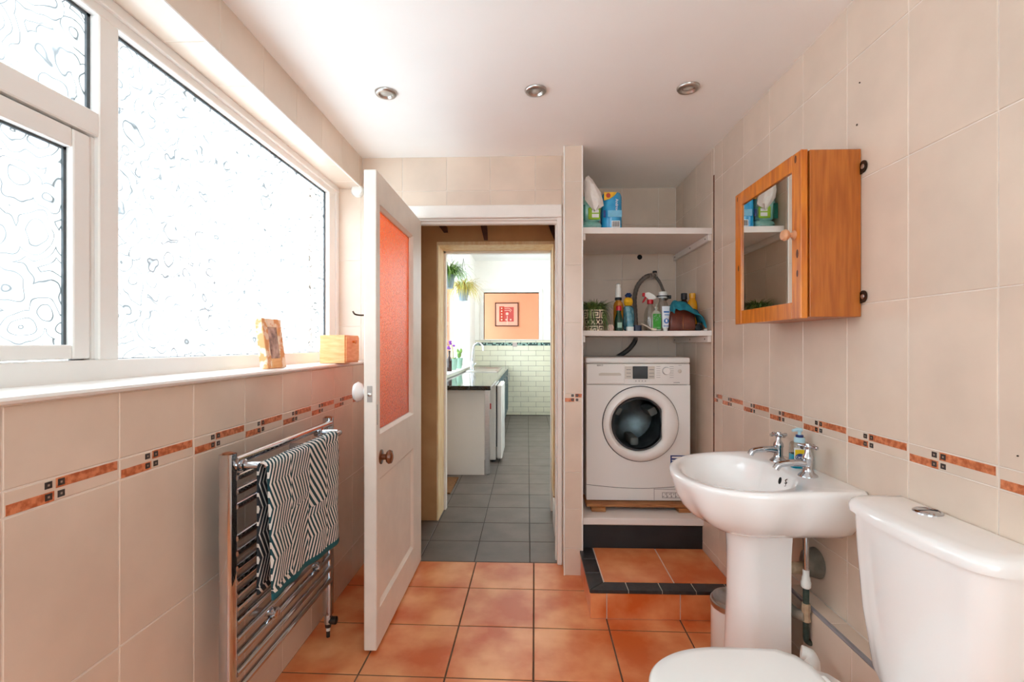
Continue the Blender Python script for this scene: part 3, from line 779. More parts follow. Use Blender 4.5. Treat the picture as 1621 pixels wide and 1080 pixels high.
for i, (x, wd, h, sl) in enumerate(((-0.595, 0.055, 0.045, 0.02), (-0.305, 0.045, 0.10, 0.012), (0.165, 0.035, 0.10, 0.03))):
    mb = MB(); z1 = 2.075
    mb.rings([[(x-wd/2, 3.30, z1+0.2), (x+wd/2, 3.30, z1+0.2), (x+wd/2, 3.36, z1+0.2), (x-wd/2, 3.36, z1+0.2)],
              [(x-wd/2, 3.31, z1), (x+wd/2, 3.31, z1), (x+wd/2, 3.36, z1), (x-wd/2, 3.36, z1)],
              [(x-wd/4+sl, 3.34, z1-h), (x+wd/2+sl*0.4, 3.34, z1-h), (x+wd/2+sl*0.4, 3.36, z1-h), (x-wd/4+sl, 3.36, z1-h)]])
    obj('joist_stub', mb, M['timber'], wl, 0)
mb = MB(); mb.box(0.176, 0.19, 2.80, 3.36, 0.0, 0.17, 0.003); struct('baseboard_right', mb, M['paint'])
# kitchen walls
mb = MB()
KW0, KW1, KSZ, KHZ = 4.1, 7.66, 0.905, 2.36
mb.box(KX0-0.25, KX0, KY0, KW0, -0.05, KZ); mb.box(KX0-0.25, KX0, KW1, KY+0.2, -0.05, KZ)
mb.box(KX0-0.25, KX0, KW0, KW1, -0.05, KSZ-0.02); mb.box(KX0-0.25, KX0, KW0, KW1, KHZ, KZ)
struct('wall_kitchen_left', mb, M['kwall'])
mb = MB(); mb.box(KX1, KX1+0.1, KY0, 4.6, -0.05, KZ); mb.box(KX1, KX1+0.1, 7.2, KY+0.2, -0.05, KZ); mb.box(KX1, KX1+0.1, 4.6, 7.2, 2.5, KZ); mb.box(KX1, KX1+0.1, 4.6, 7.2, -0.05, 1.5)
struct('wall_kitchen_right', mb, M['kwall'])
part('pane', M['clear'], sempty('added_window_kitchen', 'added unseen window on the right that lights the kitchen'), (KX1+0.04, KX1+0.046, 4.59, 7.21, 1.49, 2.51), bev=0)  # unseen glazed opening, added to brighten the kitchen
mb = MB(); mb.box(-1.3, KX1+0.1, KY0, KY+0.2, KZ, KZ+0.1); struct('ceiling_kitchen', mb, M['ceiling'])
m_, nt_, N_, L_, out_ = nodes_of('added_lamp_glow'); em = N_.new('ShaderNodeEmission'); em.inputs[0].default_value = (1, 0.86, 0.7, 1); em.inputs[1].default_value = 12; L_.new(em.outputs[0], out_.inputs[0]); M['glow'] = m_
lamp = thing('added_kitchen_lamp', 'added unseen round ceiling lamp that brightens the kitchen', 'lamp', (0.0, 6.6, KZ-0.09))  # lamp added out of view to lift the kitchen walls
obj('base', MB().lathe([(0.20, KZ-0.001), (0.20, KZ-0.03)], (0, 6.6, 0), 'z', 28), M['paint'], lamp)
obj('shade', MB().lathe([(0.19, KZ-0.03), (0.18, KZ-0.06), (0.12, KZ-0.085), (0.001, KZ-0.09)], (0, 6.6, 0), 'z', 28, False, False), M['glow'], lamp)
HX0, HX1, HZ0, HZ1 = -0.775, 0.20, 1.335, 2.165
mb = MB()
mb.box(KX0-0.2, HX0, KY, KY+0.15, -0.05, KZ); mb.box(HX1, KX1+0.1, KY, KY+0.15, -0.05, KZ)
mb.box(HX0, HX1, KY, KY+0.15, -0.05, HZ0); mb.box(HX0, HX1, KY, KY+0.15, HZ1, KZ)
wk = struct('wall_kitchen_end', mb, M['kwall'])
mb = MB()
mb.box(HX0-0.065, HX0, KY-0.02, KY+0.15, HZ0-0.01, HZ1+0.065, 0.004); mb.box(HX1, HX1+0.065, KY-0.02, KY+0.15, HZ0-0.01, HZ1+0.065, 0.004)
mb.box(HX0-0.065, HX1+0.065, KY-0.022, KY+0.15, HZ1, HZ1+0.065, 0.004); mb.box(HX0-0.065, HX1+0.065, KY-0.03, KY+0.15, HZ0-0.018, HZ0, 0.004)
struct('trim_14', mb, M['paint'])
# metro tiles
mb = MB(); mb.box(KX0, KX1, KY-0.004, KY-0.0005, 0.0, 1.32); obj('tile_grout', mb, M['grout_dark'], wk, 0)
zr = [1.315-0.096*k for k in range(15)]; zr = [z for z in zr if z > 0.0]
band = (1.228, 1.278)
rows = [(1.278, 1.318)] + [(band[0]-0.0905*(k+1), band[0]-0.0905*k) for k in range(14)]
for k, (z0, z1) in enumerate(rows):
    z0 = max(z0, 0.0)
    if z1-z0 < 0.02: continue
    xx = span(-0.93+(0.135 if k % 2 else 0.0), 0.27, KX0, 0.55)
    for a, b in zip(xx, xx[1:]): tile(wk, 'y', KY-0.006, -1, a, b, z0, z1, M['metro'], 'metro_tile', gap=0.004)
mb = MB(); mb2 = MB()
for k in range(int(1.48/0.0247)):
    for r in range(2):
        q = mb if random.random() < 0.5 else mb2
        x = KX0+k*0.0247; z = band[0]+r*0.0247
        q.box(x+0.001, x+0.0237, KY-0.008, KY, z+0.001, z+0.0237)
o = obj('mosaic_band', mb, M['mosaic_d'], wk, 0); o['kind'] = 'stuff'
o = obj('mosaic_band', mb2, M['mosaic_l'], wk, 0); o['kind'] = 'stuff'
mb = MB(); mb.box(-0.265, -0.185, KY-0.02, KY-0.006, 1.205, 1.28, 0.004); mb.box(-0.235, -0.215, KY-0.024, KY-0.018, 1.232, 1.255, 0.001)
tag(obj('wall_socket', mb, M['socket'], None, 0), 'small pinkish socket set in the mosaic band of the far kitchen wall', 'socket')
# kitchen window: frame, two posts, clear panes
kw = sempty('window_2', 'kitchen window on the left with white frame')
part('frame', M['upvc'], kw, (-1.12, -1.06, KW0, KW1, KSZ, KSZ+0.05), (-1.12, -1.06, KW0, KW1, KHZ-0.05, KHZ), (-1.12, -1.06, KW0, KW0+0.05, KSZ, KHZ), (-1.12, -1.06, KW1-0.05, KW1, KSZ, KHZ))
part('mullion', M['upvc'], kw, (-1.10, -1.078, 6.22, 6.26, KSZ, KHZ))
part('seal', M['gasket'], kw, (-1.082, -1.072, 6.26, 6.275, KSZ+0.05, KHZ-0.05), bev=0)
for a, b in ((KW0+0.05, 6.22), (6.26, KW1-0.05)):
    obj('pane', MB().box(-1.094, -1.09, a-0.005, b+0.005, KSZ+0.045, KHZ-0.045), M['clear'], kw, 0)
part('window_board', M['paint'], kw, (-1.06, -0.905, KW0, KW1, KSZ-0.02, KSZ))
part('tile_upstand', M['metro'], kw, (KX0, KX0+0.012, 4.45, KY-0.01, 0.862, KSZ-0.02), bev=0.002)
# room beyond the hatch
mb = MB(); mb.box(-2.2, 2.2, 10.1, 10.2, -0.1, 2.8); struct('wall_dining_end', mb, M['peach'])
mb = MB(); mb.box(1.5, 1.6, KY+0.15, 10.1, -0.1, 2.8); struct('wall_dining_right', mb, M['peach'])
mb = MB(); mb.box(-2.2, -2.1, KY+0.15, 9.55, -0.1, 2.8); mb.box(-2.2, -2.1, 9.55, 10.1, -0.1, 1.8); mb.box(-2.2, -2.1, 9.55, 10.1, 2.25, 2.8); struct('wall_dining_left', mb, M['peach'])  # unseen opening added here so daylight reaches the hatch room
mb = MB(); mb.box(-2.2, 2.2, KY+0.15, 10.2, 2.7, 2.8); struct('ceiling_dining', mb, M['ceiling'])
mb = MB(); mb.box(-2.2, 2.2, KY+0.15, 10.2, -0.12, 0); struct('floor_dining', mb, M['plank'])
# picture
pic = thing('framed_print', 'square abstract red and pink print in a dark brown frame on the peach wall', 'picture', (-0.44, 10.09, 1.63))
PXa, PXb, PZa, PZb = -0.685, -0.19, 1.63, 2.13
part('frame', M['frame_brown'], pic, (PXa, PXb, 10.07, 10.1, PZa, PZa+0.018), (PXa, PXb, 10.07, 10.1, PZb-0.018, PZb), (PXa, PXa+0.018, 10.07, 10.1, PZa, PZb), (PXb-0.018, PXb, 10.07, 10.1, PZa, PZb), bev=0.002)
part('mount', M['mount'], pic, (PXa+0.015, PXb-0.015, 10.085, 10.1, PZa+0.015, PZb-0.015), bev=0)
part('print_block', M['art_red'], pic, (PXa+0.09, PXa+0.195, 10.082, 10.09, PZa+0.1, PZb-0.08), bev=0)
part('print_block', M['art_pink'], pic, (PXa+0.195, PXb-0.1, 10.082, 10.09, PZa+0.1, PZb-0.095), bev=0)
mb = MB()
for k in range(4): mb.lathe([(0.016, 10.0815), (0.016, 10.0805)], (PXa+0.14, 0, PZb-0.12-k*0.06), 'y', 10)
for k in range(3): mb.lathe([(0.018, 10.0815), (0.018, 10.0805)], (PXa+0.14+k*0.095, 0, PZa+0.14), 'y', 10)
mb.lathe([(0.03, 10.0815), (0.03, 10.0805)], (PXa+0.255, 0, PZa+0.265), 'y', 14)
mb.box(PXa+0.25, PXa+0.265, 10.0805, 10.0815, PZa+0.03, PZa+0.22)
for k in range(2):
    mb.tube(smooth_path([(PXa+0.20, 10.081, PZb-0.125-k*0.04), (PXa+0.30, 10.081, PZb-0.125-k*0.04), (PXa+0.35-k*0.02, 10.081, PZb-0.17-k*0.03)]), 0.006, 6)
o = obj('line_drawing', mb, M['art_line'], pic, 0)

# worktop, panel, steel post, appliance, cabinets, sink, tap
WZ = 0.866
mb = MB(); mb.box(KX0+0.002, -0.335, 4.33, KY-0.012, WZ-0.04, WZ, 0.006, 2)
wt = obj('worktop', mb, M['worktop'], None, 0); tag(wt, 'long dark polished kitchen worktop under the window', 'worktop')
mb = MB(); mb.box(KX0+0.002, -0.41, 4.54, 4.56, 0.0, WZ-0.041, 0.001); tag(obj('end_panel', mb, M['appliance'], None, 0), 'plain white end panel closing the near end of the kitchen worktop', 'panel')
mb = MB(); mb.box(-0.405, -0.385, 4.55, 4.57, 0.0, WZ-0.042); mb.box(-0.388, -0.362, 4.56, 4.60, 0.0, WZ-0.042, 0.003); tag(obj('steel_post', mb, M['steel'], None, 0), 'upright steel strip beside the white end panel', 'post')
dw = thing('under_counter_dishwasher', 'white appliance under the dark worktop with a thin black door line', 'dishwasher', (-0.6, 5.34, 0))
part('body', M['appliance'], dw, (-0.88, -0.335, 5.05, 5.64, 0.02, 0.815), bev=0.004)
part('door', M['appliance'], dw, (-0.325, -0.268, 5.05, 5.64, 0.03, 0.815), bev=0.012)
part('door_seal', M['seam'], dw, (-0.336, -0.322, 5.056, 5.634, 0.16, 0.80), bev=0)
part('red_tag', M['red_p'], dw, (-0.40, -0.385, 5.045, 5.05, 0.56, 0.62), bev=0)
for x in (-0.8, -0.36):
    for y in (5.1, 5.58): obj('foot', MB().lathe([(0.02, 0), (0.02, 0.022)], (x, y, 0), 'z', 12), M['rubber'], dw)
for k, (a, b) in enumerate(((5.68, 6.37), (6.37, 7.06), (7.06, 7.75), (7.75, 8.44))):
    cb = thing('kitchen_base_cabinet', ['teal base cabinet next to the white appliance', 'teal base cabinet second from the white appliance', 'teal base cabinet third from the white appliance', 'teal base cabinet in the far corner of the kitchen'][k], 'cabinet', (-0.6, (a+b)/2, 0), 'teal base cabinets under the worktop')
    part('carcass', M['teal'], cb, (-0.90, -0.365, a+0.002, b-0.002, 0.1, WZ-0.041), (-0.88, -0.40, a+0.002, b-0.002, 0, 0.1), bev=0)
    d = part('door', M['teal'], cb, (-0.363, -0.343, a+0.006, b-0.006, 0.11, WZ-0.05), bev=0.003)
    mb = MB(); mb.box(-0.344, -0.338, a+0.07, b-0.07, 0.19, WZ-0.13, 0.002); obj('door_panel', mb, M['teal'], d, 0)
    mb = MB(); mb.tube([(-0.343, b-0.05, 0.62), (-0.318, b-0.05, 0.62), (-0.318, b-0.05, 0.74), (-0.343, b-0.05, 0.74)], 0.005, 8); obj('handle', mb, M['steel'], d)
sk = thing('kitchen_sink', 'shallow stainless steel sink let into the far end of the worktop', 'sink', (-0.62, 7.3, WZ))
mb = MB()
def rr(x0, x1, y0, y1, r, z, n=5):
    out = []
    for cx, cy, a0 in ((x1-r, y1-r, 0), (x0+r, y1-r, PI/2), (x0+r, y0+r, PI), (x1-r, y0+r, 1.5*PI)):
        for i in range(n+1):
            a = a0+PI/2*i/n; out.append((cx+r*math.cos(a), cy+r*math.sin(a), z))
    return out
mb.rings([rr(-0.86, -0.40, 6.55, 7.75, 0.04, WZ+0.001), rr(-0.85, -0.41, 6.56, 7.74, 0.04, WZ+0.012), rr(-0.80, -0.44, 7.12, 7.70, 0.05, WZ+0.011), rr(-0.79, -0.45, 7.13, 7.69, 0.05, WZ+0.003)], True, False, True)
obj('bowl', mb, M['steel'], sk)
tp = thing('swan_neck_tap', 'tall chrome swan neck tap rising by the kitchen sink', 'tap', (-0.80, 6.9, WZ+0.012))
bx, by = -0.80, 6.88
obj('base', MB().lathe([(0.035, WZ+0.013), (0.032, WZ+0.03), (0.024, WZ+0.07), (0.022, WZ+0.12), (0.014, WZ+0.14)], (bx, by, 0), 'z', 18), M['chrome'], tp)
obj('spout', MB().tube(smooth_path([(bx, by, WZ+0.12), (bx+0.01, by, WZ+0.26), (bx+0.03, by, WZ+0.36), (bx+0.09, by, WZ+0.40), (bx+0.15, by, WZ+0.365), (bx+0.165, by, WZ+0.29)]), 0.013, 12), M['chrome'], tp)
obj('lever', MB().tube([(bx+0.02, by, WZ+0.08), (bx+0.06, by-0.02, WZ+0.11)], 0.007, 8), M['chrome'], tp)
mb = MB(); mb.box(-0.90, -0.64, 3.95, 4.42, 0.0005, 0.013, 0.003); tag(obj('door_mat', mb, M['mat_brown'], None, 0), 'brown coir mat on the grey kitchen floor by the end panel', 'mat')

def blades(mb, c, n, L, spread, droop, wd, up=1.0, seed=1, ax=None):
    rnd = random.Random(seed)
    for i in range(n):
        a = rnd.uniform(0, 2*PI) if ax is None else ax+rnd.uniform(-1.2, 1.2)
        l = L*rnd.uniform(0.55, 1.1); s = spread*rnd.uniform(0.3, 1.1); dr = droop*rnd.uniform(0.4, 1.2)
        d = Vector((math.cos(a), math.sin(a), 0)); sd = Vector((-d.y, d.x, 0))
        o = Vector(c)+d*rnd.uniform(0, 0.02)
        prev = None
        for k in range(5):
            t = k/4
            p = o+d*(s*l*t)+Vector((0, 0, up*l*t*(1-0.35*t)-dr*l*t*t))
            wv = wd*(1-t)**0.7*(0.6+0.8*t if t < 0.5 else 1)+0.0003
            q = [mb.bm.verts.new(p-sd*wv), mb.bm.verts.new(p+sd*wv)]
            if prev: mb._f((prev[0], prev[1], q[1], q[0]))
            prev = q
def hanging_pot(c, lab, m1, seed):
    t = thing('hanging_plant', lab, 'plant', c)
    obj('pot', MB().lathe([(0.055, c[2]), (0.075, c[2]+0.13), (0.082, c[2]+0.13), (0.082, c[2]+0.145), (0.07, c[2]+0.145), (0.068, c[2]+0.12)], (c[0], c[1], 0), 'z', 20), M['potgrey'], t)
    mb = MB(); blades(mb, (c[0], c[1], c[2]+0.12), 420, 0.46, 0.75, 0.85, 0.007, 1.0, seed)
    o = obj('foliage', mb, m1, t, 0); o['kind'] = 'stuff'
    mb = MB()
    for k in range(3):
        a = 2*PI*k/3+0.4
        mb.tube([(c[0]+0.078*math.cos(a), c[1]+0.078*math.sin(a), c[2]+0.14), (c[0], c[1], KHZ+0.02)], 0.0025, 5)
    obj('hanger', mb, M['rubber'], t)
hanging_pot((-0.845, 6.28, 1.82), 'yellowing spider plant in a grey hanging pot by the kitchen window', M['leaf_y'], 3)
hanging_pot((-0.86, 5.15, 1.85), 'fresh green spider plant hanging nearest in the kitchen window', M['leaf'], 5)
def sill_pot(x, y, lab, kind):
    t = thing('potted_plant', lab, 'plant', (x, y, KSZ), 'pots on the kitchen window board')
    obj('pot', MB().lathe([(0.035, KSZ+0.001), (0.05, KSZ+0.10), (0.055, KSZ+0.15), (0.048, KSZ+0.15), (0.045, KSZ+0.12)], (x, y, 0), 'z', 20), M['potgreen'], t)
    mb = MB()
    if kind == 'orchid':
        mb.tube(smooth_path([(x, y, KSZ+0.12), (x-0.01, y, KSZ+0.26), (x-0.03, y-0.01, KSZ+0.36)]), 0.004, 6)
        blades(mb, (x, y, KSZ+0.12), 14, 0.15, 0.8, 0.3, 0.018, 0.8, 9)
        obj('leaves', mb, M['leaf'], t, 0)
        mb = MB()
        for k in range(6): mb.sphere((x-0.03+random.uniform(-0.04, 0.04), y+random.uniform(-0.04, 0.04), KSZ+0.33+random.uniform(-0.05, 0.06)), 0.022, 8, 5, (1, 1, 0.7))
        obj('blossom', mb, M['orchid'], t)
    else:
        for dx, dz, r in ((0, 0.2, 0.045), (0.025, 0.25, 0.03), (-0.02, 0.25, 0.028)): mb.sphere((x+dx, y, KSZ+dz), r, 10, 7, (0.7, 0.7, 1.2))
        obj('cactus_pad', mb, M['leaf'], t)
sill_pot(-0.985, 6.35, 'purple orchid in a sage green pot on the kitchen window board', 'orchid')
sill_pot(-0.965, 6.72, 'small cactus in a sage green pot on the kitchen window board', 'cactus')
o = obj('dark_bottle', MB().lathe([(0.032, KSZ), (0.034, KSZ+0.12), (0.03, KSZ+0.15), (0.012, KSZ+0.19), (0.012, KSZ+0.24), (0.015, KSZ+0.24), (0.015, KSZ+0.26)], (-0.985, 6.0, 0), 'z', 16), M['dk_amber'])
tag(o, 'tall dark bottle nearest on the kitchen window board', 'bottle')

# ================================================================== THINGS IN THE BATHROOM
# ceiling downlights
for k, x in enumerate((-0.60, 0.034, 0.668)):
    y = 2.01
    t = thing('ceiling_downlight', ['unlit chrome downlight in the ceiling nearest the window', 'unlit chrome downlight in the middle of the ceiling', 'unlit chrome downlight in the ceiling nearest the right wall'][k], 'light', (x, y, ZC-0.012), 'recessed ceiling downlights')
    obj('ring', MB().lathe([(0.046, ZC), (0.046, ZC-0.004), (0.042, ZC-0.010), (0.036, ZC-0.012), (0.030, ZC-0.012), (0.026, ZC-0.006), (0.022, ZC-0.001)], (x, y, 0), 'z', 28, False, False), M['steel'], t)
    obj('lens', MB().lathe([(0.024, ZC-0.004), (0.012, ZC-0.007), (0.001, ZC-0.008)], (x, y, 0), 'z', 20, False, False), M['lampglass'], t)

# towel radiator on the left wall
RX = -0.845; RY0, RY1 = 1.305, 2.02
rad = thing('towel_radiator', 'chrome ladder towel radiator on the tiled wall below the window', 'radiator', (RX, (RY0+RY1)/2, 0.0))
def post(y0, y1, z0, z1): return MB().rings([[(RX-0.022+0.0, y, z) for y, z in ()] or [(p[0], p[1], z) for p in [(q[0], q[1]) for q in rr(RX-0.02, RX+0.02, y0, y1, 0.012, 0)]] for z in (z0, z0+0.001, z1-0.001, z1)])
zt = 0.932
for y in (RY0+0.018, RY1-0.018): obj('post', post(y-0.019, y+0.019, 0.10, zt), M['chrome'], rad)
for y in (RY0+0.018, RY1-0.018): obj('post_cap', MB().lathe([(0.014, zt), (0.015, zt+0.003), (0.008, zt+0.005)], (RX, y, 0), 'z', 16), M['copper'], rad)
for z in (0.912, 0.864, 0.822, 0.780, 0.686, 0.643, 0.601, 0.560, 0.478, 0.438, 0.398, 0.357, 0.272, 0.232, 0.192):
    pass
bz = [0.908, 0.861, 0.820, 0.779, 0.687, 0.644, 0.602, 0.562, 0.524, 0.486, 0.446, 0.397, 0.349, 0.300, 0.25]
for i, z in enumerate(bz):
    xo = RX+0.012
    obj('bar', MB().tube([(xo, RY0+0.03, z), (xo, RY1-0.03, z)], 0.0115 if i else 0.0135, 12), M['chrome'], rad)
for y, z in ((RY0+0.22, 0.372), (RY1-0.17, 0.372), (RY0+0.22, 0.841), (RY1-0.17, 0.841)):
    obj('wall_bracket', MB().lathe([(0.013, XL), (0.013, RX+0.02), (0.017, RX+0.021), (0.017, RX+0.034), (0.012, RX+0.037), (0.001, RX+0.037)], (0, y, z), 'x', 16), M['chrome'], rad)
rl = -0.742; rz = 0.893
mb = MB(); mb.tube([(RX+0.012, RY0+0.05, 0.893), (rl-0.012, RY0+0.05, 0.893), (rl-0.003, RY0+0.053, 0.893), (rl, RY0+0.065, 0.893), (rl, RY1-0.16, 0.893), (rl-0.003, RY1-0.148, 0.893), (rl-0.012, RY1-0.145, 0.893), (RX+0.012, RY1-0.145, 0.893)], 0.011, 12)
obj('towel_rail', mb, M['chrome'], rad)
for y in (RY0+0.05, RY1-0.145): obj('rail_collar', MB().lathe([(0.017, RX+0.002), (0.017, RX+0.03), (0.012, RX+0.033)], (0, y, 0.893), 'x', 16), M['chrome'], rad)
vv = thing('radiator_valve', 'black and copper valve below the far post of the towel radiator', 'valve', (RX, RY1-0.018, 0.0))
yv = RY1-0.018
obj('pipe', MB().lathe([(0.0075, 0.001), (0.0075, 0.05)], (RX, yv, 0), 'z', 12), M['valve_black'], vv)
obj('union', MB().lathe([(0.0085, 0.028), (0.0085, 0.042)], (RX, yv, 0), 'z', 12), M['capwhite'], vv)
for yy in (0,):
    obj('valve_body', MB().lathe([(0.012, 0.043), (0.013, 0.05), (0.013, 0.062)], (RX, yv, 0), 'z', 14), M['valve_black'], vv)
    obj('valve_head', MB().lathe([(0.013, RX+0.0), (0.016, RX+0.016), (0.016, RX+0.035), (0.012, RX+0.038)], (0, yv, 0.072), 'x', 16), M['valve_black'], vv)
    obj('valve_nut', MB().lathe([(0.016, 0.06), (0.017, 0.075), (0.017, 0.09), (0.013, 0.10)], (RX, yv, 0), 'z', 8), M['steel'], vv)

# towel over the rail
tw = thing('hand_towel', 'teal and white zigzag patterned towel hanging over the radiator rail', 'towel', (rl, 1.56, 0.893))
def towel_sheet(front, m, name, zb_near, zb_far, y0, y1, xoff):
    mb = MB(); bm = mb.bm; uvl = bm.loops.layers.uv.new('UVMap')
    nu, nv = 30, 44; grid = []
    for i in range(nu+1):
        u = i/nu; y = y0+(y1-y0)*u; row = []
        zb = zb_near+(zb_far-zb_near)*u
        for j in range(nv+1):
            v = j/nv; R = 0.0165
            arc = R*PI/2; total = arc+(rz-zb); s = v*total
            if s < arc:
                a = s/R; x = rl+(1 if front else -1)*R*math.sin(a); z = rz+R*math.cos(a)
            else:
                d = s-arc; x = rl+(1 if front else -1)*(R+xoff*d*0.25); z = rz-d
                fold = 0.006*math.sin(u*9+0.6)*min(1, d*4)+0.004*math.sin(u*21+d*3)*min(1, d*3)
                x += fold if front else fold*0.5
            row.append((bm.verts.new((x, y+0.006*math.sin(v*7)*u*(1 if front else 0.4), z)), (y-y0, s)))
        grid.append(row)
    for i in range(nu):
        for j in range(nv):
            q = [grid[i][j], grid[i+1][j], grid[i+1][j+1], grid[i][j+1]]
            f = bm.faces.new([a[0] for a in q])
            for l, a in zip(f.loops, q): l[uvl].uv = a[1]
            f.material_index = 1 if (j >= nv-2 and front) else 0
    bmesh.ops.recalc_face_normals(bm, faces=bm.faces[:])
    o = obj(name, mb, [m, M['towel_band']], tw, 60)
    md = o.modifiers.new('thickness', 'SOLIDIFY'); md.thickness = 0.006; md.offset = 0
    return o
towel_sheet(True, M['towel'], 'front_fold', 0.525, 0.492, 1.314, 1.80, 0.06)
towel_sheet(False, M['towel_back'], 'back_fold', 0.535, 0.52, 1.322, 1.785, 0.05)

# window sill: photo frame and wooden box
pf = thing('photo_frame', 'distressed wooden photo frame leaning back on the window sill', 'photo frame', (-0.975, 1.80, SZ))
tilt = Matrix.Translation((-0.957, 1.803, SZ+0.0015)) @ Matrix.Rotation(-0.13, 4, 'Y')
fh, fwid, ft = 0.19, 0.135, 0.03; bwid = 0.033
def pf_box(x0, x1, y0, y1, z0, z1, b=0.002):
    t_ = MB(); t_.box(x0, x1, y0, y1, z0, z1, b); r_ = MB(); r_.merge(t_, tilt); return r_
obj('frame_side', pf_box(-ft, 0, -fwid/2, -fwid/2+bwid, 0, fh), M['driftwood'], pf, 0); obj('frame_side', pf_box(-ft, 0, fwid/2-bwid, fwid/2, 0, fh), M['driftwood'], pf, 0)
obj('frame_rail', pf_box(-ft, 0.001, -fwid/2+bwid, fwid/2-bwid, 0, bwid+0.004), M['lightwood'], pf, 0); obj('frame_rail', pf_box(-ft, 0.001, -fwid/2+bwid, fwid/2-bwid, fh-bwid, fh), M['driftwood'], pf, 0)
obj('photograph', pf_box(-0.02, -0.004, -fwid/2+bwid-0.002, fwid/2-bwid+0.002, bwid, fh-bwid, 0), M['photo'], pf, 0)
bxo = thing('wooden_drawer_box', 'small pale wooden box with a drawer at the far end of the window sill', 'box', (-0.935, 2.36, SZ))
part('body', M['lightwood'], bxo, (-1.0, -0.877, 2.27, 2.455, SZ+0.001, 1.287), bev=0.002)
d = part('drawer_front', M['lightwood'], bxo, (-0.879, -0.871, 2.277, 2.448, SZ+0.008, 1.279), bev=0.001)
obj('knob', MB().lathe([(0.006, -0.872), (0.006, -0.864), (0.010, -0.860), (0.009, -0.854), (0.001, -0.852)], (0, 2.36, 1.255), 'x', 14), M['pine'], d)

# mirror cabinet on the right wall
mc = thing('mirror_cabinet', 'pine bathroom cabinet with mirrored door on the right wall', 'cabinet', (0.93, 1.71, 1.325))
CYa, CYb, CZa, CZb, CXf = 1.48, 1.945, 1.325, 1.833, 0.857
part('side_panel', M['pine_side'], mc, (CXf, XR-0.001, CYa, CYa+0.016, CZa, CZb), bev=0.0015)
part('side_panel', M['pine_side'], mc, (CXf, XR-0.001, CYb-0.016, CYb, CZa, CZb), bev=0.0015)
part('top_panel', M['pine_side'], mc, (CXf, XR-0.001, CYa+0.016, CYb-0.016, CZb-0.018, CZb), bev=0.0015)
part('bottom_panel', M['pine_side'], mc, (CXf, XR-0.001, CYa+0.016, CYb-0.016, CZa, CZa+0.018), bev=0.0015)
part('back_panel', M['pine_side'], mc, (XR-0.012, XR-0.004, CYa+0.016, CYb-0.016, CZa+0.018, CZb-0.018), bev=0)
dfx0, dfx1 = 0.832, 0.853
mb = MB()
dz0, dz1, dy0, dy1 = CZa-0.004, CZb+0.003, CYa+0.003, CYb-0.001; sw = 0.052
mb.box(dfx0, dfx1, dy0, dy0+sw, dz0, dz1, 0.002); mb.box(dfx0, dfx1, dy1-sw, dy1, dz0, dz1, 0.002)
mb.box(dfx0, dfx1, dy0+sw, dy1-sw, dz0, dz0+sw, 0.001); mb.box(dfx0, dfx1, dy0+sw, dy1-sw, dz1-sw, dz1, 0.001)
dr = obj('door', mb, M['pine'], mc, 0)
mb = MB(); mb.box(dfx0+0.006, dfx0+0.010, dy0+sw-0.004, dy1-sw+0.004, dz0+sw-0.004, dz1-sw+0.004); obj('mirror_glass', mb, M['mirror'], dr, 0)
obj('knob', MB().lathe([(0.015, dfx0), (0.015, dfx0-0.003), (0.008, dfx0-0.008), (0.008, dfx0-0.016), (0.016, dfx0-0.022), (0.018, dfx0-0.03), (0.014, dfx0-0.038), (0.001, dfx0-0.041)], (0, dy0+0.036, 1.582), 'x', 20), M['knobwood'], dr)
for y, z, r in ((dy0+0.03, dz1-0.02, 0.009), (dy0+0.02, dz0+0.2, 0.01), (dy1-0.03, dz0+0.22, 0.009), (dy1-0.02, dz1-0.02, 0.007), (dy0+0.02, 1.46, 0.008)):
    t_ = MB(); t_.lathe([(r, dfx0-0.0003), (r*0.6, dfx0-0.0004)], (0, 0, 0), 'x', 10); mb = MB(); mb.merge(t_, Matrix.Translation((0, y, z)) @ Matrix.Diagonal((1, 0.7, 1.4, 1)))
    obj('knot', mb, M['knot'], dr, 0)
for z in (1.775, 1.385):
    mb = MB()
    n = 16; ro, ri = 0.016, 0.007; cy, cz = CYa-0.012, z
    mb.rings([[(XR-0.002-xo, cy+r*math.cos(2*PI*i/n), cz+1.15*r*math.sin(2*PI*i/n)) for i in range(n)] for r, xo in ((ri, 0), (ri, 0.003), (ro, 0.003), (ro, 0), (ri, 0))], True, False, False)
    mb.box(XR-0.005, XR-0.002, CYa-0.006, CYa+0.004, z-0.02, z+0.014, 0.0005)
    hb = obj('hanging_plate', mb, M['iron'], mc)
    obj('screw', MB().lathe([(0.0075, XR-0.001), (0.0075, XR-0.006), (0.003, XR-0.008)], (0, cy, cz), 'x', 12), M['steel'], hb)
# screws and plugs left in the wall
for y, z, r, lab in ((1.487, 2.037, 0.0022, 'dark screw hole near the ceiling above the pine cabinet'), (1.499, 1.914, 0.0032, 'old screw in the tiles just above the pine cabinet'), (1.018, 1.011, 0.0016, 'small screw hole above the border at the right edge')):
    o = obj('wall_screw', MB().lathe([(r, XR+0.001), (r, XR-0.002), (r*0.5, XR-0.003)], (0, y, z), 'x', 10), M['iron']); tag(o, lab, 'screw')

